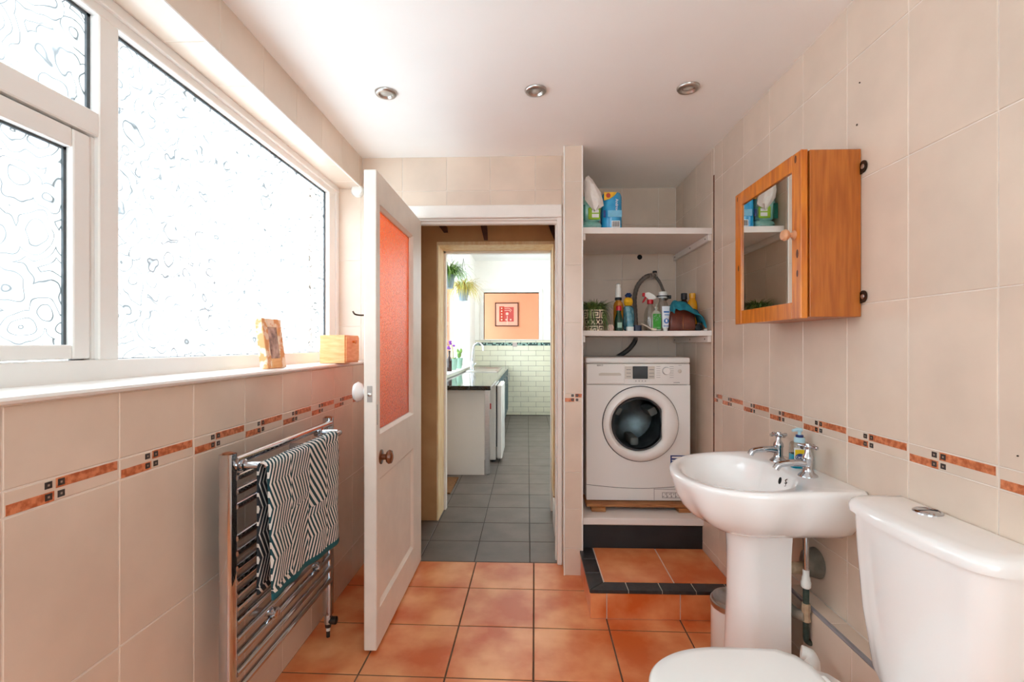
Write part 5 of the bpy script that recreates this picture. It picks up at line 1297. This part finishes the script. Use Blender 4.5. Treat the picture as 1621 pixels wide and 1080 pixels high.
mb = MB(); mb.rings([dring(0.145, MY-0.010, True, -0.012), dring(0.128, MY-0.018, False, -0.012), dring(0.112, MY-0.010, False, -0.010), dring(0.098, MY+0.02, False, -0.01), dring(0.09, MY+0.06, False, -0.01), dring(0.05, MY+0.075, False, -0.01), dring(0.005, MY+0.08, False, -0.01)], True, False, True); obj('glass_bowl', mb, M['doorglass'], dor, 50)
obj('drum', MB().lathe([(0.150, MY+0.045), (0.15, MY+0.10), (0.152, MY+0.30), (0.10, MY+0.33), (0.001, MY+0.335)], (DC[0]-0.01, 0, DC[1]), 'y', 40, False, True), M['drum'], wm)
mb = MB()
for k in range(3):
    a = 0.5+k*2*PI/3; mb.boxm(at(DC[0]-0.01+0.12*math.cos(a), MY+0.19, DC[1]+0.12*math.sin(a), Matrix.Rotation(-a+PI/2, 4, 'Y')), 0.05, 0.2, 0.05, 0.012, 2)
obj('drum_paddle', mb, M['silverp'], wm)
obj('door_gasket', MB().lathe([(0.156, MY+0.012), (0.150, MY+0.03), (0.150, MY+0.046)], (DC[0]-0.01, 0, DC[1]), 'y', 40, False, False), M['rubber'], wm)
mb = MB(); mb.box(0.822, 0.915, MY-0.001, MY+0.001, 0.545, 0.604); st = obj('sticker', mb, M['blue_label'], fp, 0)
mb = MB(); mb.box(0.830, 0.906, MY-0.0016, MY-0.0008, 0.588, 0.597); mb.box(0.830, 0.88, MY-0.0016, MY-0.0008, 0.572, 0.578); mb.box(0.830, 0.86, MY-0.0016, MY-0.0008, 0.558, 0.563); obj('sticker_print', mb, M['white_print'], st, 0)
for xx in (0.38, 0.89):
    for yy in (2.83, 3.18): obj('foot', MB().lathe([(0.02, 0.337), (0.02, 0.348)], (xx, yy, 0), 'z', 14), M['rubber'], wm)
# timber under the machine
for k, (a, b, c, d, z0, z1, lab) in enumerate(((0.335, 0.955, 2.72, 2.90, 0.322, 0.337, 'long rough timber board under the front of the washing machine'), (0.335, 0.955, 3.08, 3.24, 0.322, 0.337, 'long rough timber board under the back of the washing machine'), (0.36, 0.44, 2.70, 3.25, 0.301, 0.3215, 'short rough timber bearer left under the washing machine'), (0.845, 0.925, 2.70, 3.25, 0.301, 0.3215, 'short rough timber bearer right under the washing machine'))):
    mb = MB(); mb.box(a, b, c, d, z0, z1, 0.002); tag(obj('timber_board', mb, M['plank'], None, 0), lab, 'board', 'boards packing up the washing machine')

# ------------------------------------------------------------------ wash basin
wb = thing('wash_basin', 'white ceramic pedestal wash basin on the right wall', 'basin', (0.78, 1.72, 0))
BY = 1.72; RZ = 0.803
def W(a, b, z): return (XR-0.001-b, BY+a, z-0.019*max(0.0, (b-0.12)/0.365)**1.4*(1.0 if z > 0.6 else 0.0))       # a along the wall, b out from the wall
N2 = 112; cb_ = 0.215
def outline(th, grow=0.0, flute=0.0):
    """D-shaped plan seen from (0, cb_): straight back on the wall, shell front"""
    dx, dy = math.cos(th), math.sin(th)
    best = 9.0
    if dy < 0: best = min(best, cb_/(-dy))                       # wall line
    # front: superellipse half axes
    A, Bf = 0.283, 0.270
    p = 2.25
    if dy >= 0: r = 1.0/((abs(dx)/A)**p+(abs(dy)/Bf)**p)**(1/p)
    else:
        # sides run back to the wall, nearly straight
        r = A/abs(dx) if abs(dx) > 1e-6 else 9
    best = min(best, r)
    fl = flute*(0.5+0.5*math.cos(th*10.0)) if dy > -0.15 else 0
    best -= fl
    return best
def bring(s, z, flute=0.0, sb=1.0, shift=0.0):
    out = []
    for i in range(N2):
        th = 2*PI*i/N2; r = outline(th, 0, flute)
        a, b = r*math.cos(th), r*math.sin(th)
        a *= s; b = b*s if b > 0 else b*sb
        b = max(-cb_, b)
        out.append(W(a, cb_+b, z))
    return out
def oval(A, Bo, cb, z, n=N2):
    out = []
    for i in range(n):
        th = 2*PI*i/n; x, y = math.cos(th), math.sin(th)
        yy = y if y > 0 else max(y*0.82, -0.74)
        out.append(W(A*x, cb+Bo*yy, z))
    return out
mb = MB()
mb.rings([bring(0.30, 0.605, 0, 1.0), bring(0.46, 0.610, 0.004, 1.0), bring(0.62, 0.628, 0.010, 1.0), bring(0.775, 0.655, 0.015, 1.0), bring(0.89, 0.69, 0.015, 1.0), bring(0.965, 0.73, 0.012, 1.0), bring(1.0, 0.765, 0.007, 1.0), bring(1.01, 0.785, 0.001, 1.0), bring(1.005, 0.797, 0, 1.0), bring(0.985, RZ, 0, 0.995), bring(0.955, RZ+0.0005, 0, 0.985),
          oval(0.246, 0.195, 0.262, RZ-0.001), oval(0.238, 0.187, 0.262, RZ-0.008), oval(0.226, 0.176, 0.262, RZ-0.035), oval(0.198, 0.154, 0.262, RZ-0.085), oval(0.145, 0.115, 0.262, RZ-0.122), oval(0.07, 0.06, 0.262, RZ-0.136), oval(0.022, 0.022, 0.262, RZ-0.139)], True, True, True)
obj('bowl', mb, M['ceramic'], wb, 70)
obj('plug_hole', MB().lathe([(0.023, RZ-0.1385), (0.022, RZ-0.135), (0.016, RZ-0.137), (0.001, RZ-0.138)], (XR-0.263, BY, 0), 'z', 20, False, False), M['chrome'], wb)
t_ = MB(); t_.lathe([(0.011, 0), (0.011, 0.001)], seg=16); mb = MB(); mb.merge(t_, Matrix.Translation((XR-0.1335, BY-0.03, RZ-0.035)) @ Matrix.Rotation(-PI/2+0.25, 4, 'Y') @ Matrix.Diagonal((1.1, 0.8, 1, 1))); obj('overflow_hole', mb, M['hole'], wb, 0)
mb = MB()
for k in range(3): mb.tube(smooth_path([(XR-0.1315, BY-0.072, RZ-0.018-k*0.012), (XR-0.133, BY-0.064-k*0.002, RZ-0.024-k*0.012), (XR-0.134, BY-0.070, RZ-0.031-k*0.012), (XR-0.135, BY-0.062, RZ-0.034-k*0.010)], 4), 0.0014, 5)
obj('printed_emblem', mb, M['ink'], wb)
# pedestal: open-backed column
def ped(w_, x0, x1, z, n=18):
    out = []
    for i in range(n+1):
        a = PI/2+PI*i/n; out.append((x0+0.075+0.075*math.cos(a), BY+w_*math.sin(a), z))
    return out+[(x1, BY-w_, z), (x1, BY-w_+0.014, z)]+[(x0+0.078+0.06*math.cos(PI*1.5-PI*i/n), BY+(w_-0.014)*math.sin(PI*1.5-PI*i/n), z) for i in range(n+1)]+[(x1, BY+w_-0.014, z), (x1, BY+w_, z)]
mb = MB(); mb.rings([ped(0.100, 0.688, 0.880, 0.0), ped(0.098, 0.690, 0.882, 0.03), ped(0.088, 0.704, 0.884, 0.14), ped(0.083, 0.712, 0.886, 0.35), ped(0.081, 0.712, 0.888, 0.52), ped(0.086, 0.706, 0.89, 0.60), ped(0.088, 0.704, 0.89, 0.640)])
obj('pedestal', mb, M['ceramic'], wb, 45)
def pillar_tap(y, x, lab, rot):
    b = RZ-0.0005
    o = obj('pillar_tap', MB().lathe([(0.030, b), (0.029, b+0.004), (0.019, b+0.012), (0.0155, b+0.022), (0.0155, b+0.05), (0.018, b+0.056), (0.017, b+0.066), (0.010, b+0.076), (0.008, b+0.092), (0.007, b+0.098)], (x, y, 0), 'z', 22), M['chrome'], wb, label=lab)
    mb = MB(); mb.tube(smooth_path([(x, y, b+0.040), (x-0.03, y, b+0.044), (x-0.07, y, b+0.042), (x-0.095, y, b+0.036), (x-0.106, y, b+0.022)], 5), [0.0125]*5+[0.0115]*5+[0.0105]*5+[0.0115]*6, 14); obj('spout', mb, M['chrome'], o)
    mb = MB(); c = (x, y, b+0.098)
    mb.lathe([(0.010, b+0.09), (0.011, b+0.1), (0.009, b+0.108), (0.001, b+0.11)], (x, y, 0), 'z', 14)
    for k in range(4):
        a = rot+k*PI/2; d = Vector((math.cos(a), math.sin(a), 0))
        mb.tube([Vector(c)+d*0.006, Vector(c)+d*0.022, Vector(c)+d*0.026, Vector(c)+d*0.032], [0.004, 0.0045, 0.0065, 0.006], 10)
    obj('cross_handle', mb, M['chrome'], o)
pillar_tap(1.625, 0.934, 'near chrome basin tap with a cross handle', 0.5)
pillar_tap(1.835, 0.946, 'far chrome basin tap with a cross handle', 0.15)
# liquid soap bottle
sb = thing('hand_soap_bottle', 'pump bottle of turquoise hand soap standing between the basin taps', 'soap bottle', (0.972, 1.735, RZ))
sx_, sy_ = 0.968, 1.735
def sring(a, b, z): return rr(sx_-a, sx_+a, sy_-b, sy_+b, min(a, b)*0.7, z)
mb = MB(); mb.rings([sring(0.030, 0.020, RZ+0.001), sring(0.033, 0.022, RZ+0.006), sring(0.032, 0.021, RZ+0.05)], True, True, True); obj('soap_fill', mb, M['soapblue'], sb)
mb = MB(); mb.rings([sring(0.0325, 0.0215, RZ+0.0505), sring(0.031, 0.020, RZ+0.085), sring(0.024, 0.016, RZ+0.092)]); obj('body', mb, M['clear_p'], sb)
obj('shoulder', MB().lathe([(0.018, RZ+0.090), (0.017, RZ+0.108)], (sx_, sy_, 0), 'z', 18), M['pump'], sb)
obj('collar', MB().lathe([(0.0125, RZ+0.107), (0.0125, RZ+0.116), (0.01, RZ+0.117)], (sx_, sy_, 0), 'z', 18), M['lid_blue'], sb)
mb = MB(); mb.lathe([(0.006, RZ+0.116), (0.006, RZ+0.130)], (sx_, sy_, 0), 'z', 12); mb.tube([(sx_+0.008, sy_, RZ+0.134), (sx_-0.008, sy_, RZ+0.135), (sx_-0.026, sy_, RZ+0.131)], [0.007, 0.007, 0.004], 10); obj('pump_head', mb, M['pump'], sb)
mb = MB(); mb.box(sx_-0.031, sx_+0.008, sy_-0.0232, sy_-0.0222, RZ+0.012, RZ+0.075, 0.0003); lb = obj('label', mb, M['paste'], sb, 0)
mb = MB(); mb.box(sx_-0.028, sx_+0.004, sy_-0.0237, sy_-0.0231, RZ+0.047, RZ+0.068, 0.0002); obj('label_sun', mb, M['label_y'], lb, 0)
t_ = MB(); t_.lathe([(0.017, 0), (0.0165, 0.0005)], seg=24); mb = MB(); mb.merge(t_, Matrix.Translation((sx_-0.011, sy_-0.0237, RZ+0.042)) @ Matrix.Rotation(PI/2, 4, 'X') @ Matrix.Diagonal((1.0, 0.72, 1, 1))); obj('label_oval', mb, M['blue_label'], lb, 0)
text('brand_lettering', 'Carex', 0.0125, at(sx_-0.011, sy_-0.0246, RZ+0.042, FACE_Y), M['white_print'], lb, 0.0002)

# pipes behind the pedestal
wp = thing('waste_pipe', 'grey ribbed waste pipe entering the wall behind the basin pedestal', 'pipe', (0.96, 1.73, 0.45))
prof = [(0.048, XR-0.001)]
for k in range(9): prof += [(0.052-0.001*k, XR-0.004-k*0.004), (0.047-0.001*k, XR-0.006-k*0.004)]
prof += [(0.030, XR-0.045), (0.026, XR-0.048)]
obj('wall_boss', MB().lathe(prof, (0, 1.70, 0.48), 'x', 26), M['greypipe'], wp)
obj('outlet', MB().lathe([(0.020, XR-0.046), (0.020, XR-0.10), (0.027, XR-0.10), (0.027, XR-0.125), (0.020, XR-0.127), (0.02, XR-0.20)], (0, 1.70, 0.462), 'x', 18), M['tanfit'], wp)
mb = MB(); mb.tube(smooth_path([(XR-0.2, 1.70, 0.462), (XR-0.23, 1.71, 0.455), (XR-0.24, 1.715, 0.42), (XR-0.24, 1.715, 0.30)]), 0.019, 12); obj('trap', mb, M['greypipe'], wp)
sp2 = thing('supply_pipe', 'chrome and green water pipe rising to the near basin tap', 'pipe', (0.935, 1.63, 0.26))
ux, uy = 0.932, 1.632
obj('chrome_tail', MB().lathe([(0.008, 0.485), (0.009, 0.50), (0.009, 0.645)], (ux, uy, 0), 'z', 14), M['chrome'], sp2)
obj('white_union', MB().lathe([(0.010, 0.425), (0.015, 0.43), (0.016, 0.445), (0.013, 0.452), (0.013, 0.46), (0.010, 0.466), (0.010, 0.487)], (ux, uy, 0), 'z', 14), M['capwhite'], sp2)
obj('green_pipe', MB().lathe([(0.0095, 0.26), (0.0095, 0.428)], (ux, uy, 0), 'z', 14), M['greenpipe'], sp2)
obj('tan_coupling', MB().lathe([(0.014, 0.315), (0.0145, 0.322), (0.012, 0.335), (0.012, 0.345), (0.0145, 0.35), (0.0135, 0.375)], (ux, uy, 0), 'z', 8), M['tanfit'], sp2)
mb = MB(); mb.tube(smooth_path([(ux, uy, 0.33), (ux-0.02, uy+0.035, 0.325), (ux-0.035, uy+0.07, 0.345), (ux-0.045, uy+0.10, 0.40)], 6), 0.018, 12); obj('branch_elbow', mb, M['greypipe'], sp2)
mb = MB(); mb.tube(smooth_path([(ux, uy, 0.27), (ux+0.002, uy, 0.25), (ux+0.012, uy, 0.243), (0.95, uy, 0.242)], 5), 0.0095, 10); obj('foot_bend', mb, M['greenpipe'], sp2)

# pedal bin behind the pedestal
pb = thing('pedal_bin', 'small white pedal bin with a steel lid behind the basin pedestal', 'bin', (0.825, 1.925, 0))
bxx, byy, br = 0.826, 1.925, 0.092
obj('body', MB().lathe([(br-0.004, 0.0005), (br, 0.01), (br, 0.205)], (bxx, byy, 0), 'z', 36), M['appliance'], pb)
obj('rim', MB().lathe([(br+0.002, 0.204), (br+0.003, 0.21), (br+0.003, 0.224), (br-0.002, 0.226)], (bxx, byy, 0), 'z', 36), M['steel'], pb)
obj('lid', MB().lathe([(br-0.002, 0.225), (br-0.006, 0.236), (br-0.03, 0.248), (0.02, 0.253), (0.001, 0.253)], (bxx, byy, 0), 'z', 36), M['steel'], pb)
mb = MB(); mb.box(bxx-0.125, bxx-0.085, byy-0.018, byy+0.018, 0.012, 0.020, 0.003); obj('pedal', mb, M['rubber'], pb, 0)
# toilet cleaner bottle
tcb = thing('cleaner_bottle', 'white bottle with a bent neck standing between toilet and pedestal', 'bottle', (0.868, 1.50, 0))
mb = MB(); mb.rings([ell(0.868, 1.50, 0.04, 0.032, z) for z in (0.0006, 0.01)]+[ell(0.868, 1.50, 0.042, 0.034, 0.16), ell(0.868, 1.495, 0.034, 0.03, 0.20), ell(0.868, 1.488, 0.022, 0.022, 0.235)]); obj('body', mb, M['capwhite'], tcb, 50)
mb = MB(); mb.tube(smooth_path([(0.868, 1.488, 0.23), (0.869, 1.490, 0.262), (0.862, 1.50, 0.284), (0.846, 1.508, 0.288)], 5), [0.022]*6+[0.024]*5+[0.021]*5, 14); obj('neck', mb, M['capwhite'], tcb)

# ------------------------------------------------------------------ toilet
wcx = thing('toilet', 'white close coupled toilet in front with its lid closed', 'toilet', (0.62, 1.125, 0))
TY = 1.128
def cist(x0, x1, hw, z, r=0.05, bow=0.018):
    """bow-fronted rounded plan"""
    out = []; n = 10
    ys = [hw*(1-2*i/n) for i in range(n+1)]
    front = []
    for i in range(13):
        t = -1+2*i/12; front.append((x0+bow*t*t, t*(hw-r)))
    xe = x0+bow
    pts = []
    for x, y in front: pts.append((x, y))
    for i in range(1, 7):
        a = PI/2*i/6; pts.append((xe+r*(1-math.cos(PI/2-PI/2*(1-i/6)))*1.0 if False else xe+r-r*math.cos(a), (hw-r)+r*math.sin(a)))
    pts.append((x1, hw)); pts.append((x1, -hw))
    for i in range(6, 0, -1):
        a = PI/2*i/6; pts.append((xe+r-r*math.cos(a), -(hw-r)-r*math.sin(a)))
    return [(x, TY+y, z) for x, y in pts]
TX1 = XR-0.004
mb = MB(); mb.rings([cist(0.872, TX1, 0.135, 0.385, 0.04), cist(0.860, TX1, 0.150, 0.42, 0.045), cist(0.850, TX1, 0.176, 0.56, 0.05), cist(0.846, TX1, 0.190, 0.70, 0.05), cist(0.845, TX1, 0.196, 0.797, 0.05)]); obj('cistern', mb, M['ceramic'], wcx, 50)
mb = MB(); mb.rings([cist(0.846, TX1, 0.196, 0.797, 0.05), cist(0.834, TX1, 0.207, 0.802, 0.055), cist(0.833, TX1, 0.208, 0.818, 0.055), cist(0.837, TX1, 0.204, 0.828, 0.055), cist(0.846, TX1, 0.196, 0.833, 0.05), cist(0.87, TX1-0.01, 0.17, 0.836, 0.04)]); ld = obj('cistern_lid', mb, M['ceramic'], wcx, 50)
obj('flush_button', MB().lathe([(0.030, 0.8355), (0.030, 0.838), (0.026, 0.841), (0.024, 0.840), (0.023, 0.839), (0.020, 0.8405), (0.001, 0.8415)], (0.965, 1.185, 0), 'z', 28), M['chrome'], ld)
mb = MB(); mb.box(0.9415, 0.9885, 1.184, 1.186, 0.8385, 0.842); obj('button_split', mb, M['seam'], ld, 0)
def lidring(hw, x0, x1, z, n=40, off=0.0):
    """lid plan: round front at x0, squared back at x1"""
    out = []; xm = x0+0.235
    for i in range(n+1):
        a = PI/2+PI*i/n
        c, s = math.cos(a), math.sin(a)
        out.append((xm+(xm-x0)*math.copysign(abs(c)**0.92, c), TY+hw*math.copysign(abs(s)**0.86, s), z))
    out += [(x1-0.055, TY-hw*0.97, z), (x1-0.018, TY-hw*0.84, z), (x1, TY-hw*0.62, z), (x1, TY+hw*0.62, z), (x1-0.018, TY+hw*0.84, z), (x1-0.055, TY+hw*0.97, z)]
    return out
mb = MB(); mb.rings([lidring(0.150, 0.325, 0.73, 0.21), lidring(0.162, 0.318, 0.78, 0.30), lidring(0.174, 0.302, 0.80, 0.36), lidring(0.176, 0.30, 0.80, 0.378), lidring(0.17, 0.306, 0.80, 0.383)]); obj('bowl', mb, M['ceramic'], wcx, 60)
mb = MB(); mb.rings([lidring(0.085, 0.45, 0.80, 0.0), lidring(0.080, 0.46, 0.80, 0.03), lidring(0.085, 0.44, 0.80, 0.12), lidring(0.150, 0.325, 0.73, 0.215)]); obj('foot', mb, M['ceramic'], wcx, 60)
mb = MB(); mb.box(0.70, 1.0, TY-0.12, TY+0.12, 0.27, 0.384, 0.02, 3); obj('rear_shelf', mb, M['ceramic'], wcx, 50)
mb = MB(); mb.rings([lidring(0.182, 0.298, 0.722, 0.385), lidring(0.184, 0.296, 0.724, 0.39), lidring(0.184, 0.296, 0.724, 0.398), lidring(0.182, 0.298, 0.722, 0.402)]); obj('seat_ring', mb, M['seat'], wcx, 50)
mb = MB(); mb.rings([lidring(0.186, 0.294, 0.726, 0.404), lidring(0.189, 0.291, 0.729, 0.408), lidring(0.189, 0.291, 0.729, 0.416), lidring(0.184, 0.297, 0.724, 0.422), lidring(0.165, 0.32, 0.705, 0.425)]); obj('seat_lid', mb, M['seat'], wcx, 60)
for s in (-1, 1): obj('hinge', MB().lathe([(0.012, TY+s*0.07-0.02), (0.013, TY+s*0.07-0.018), (0.013, TY+s*0.07+0.018), (0.012, TY+s*0.07+0.02)], (0.738, 0, 0.402), 'y', 14), M['seat'], wcx)
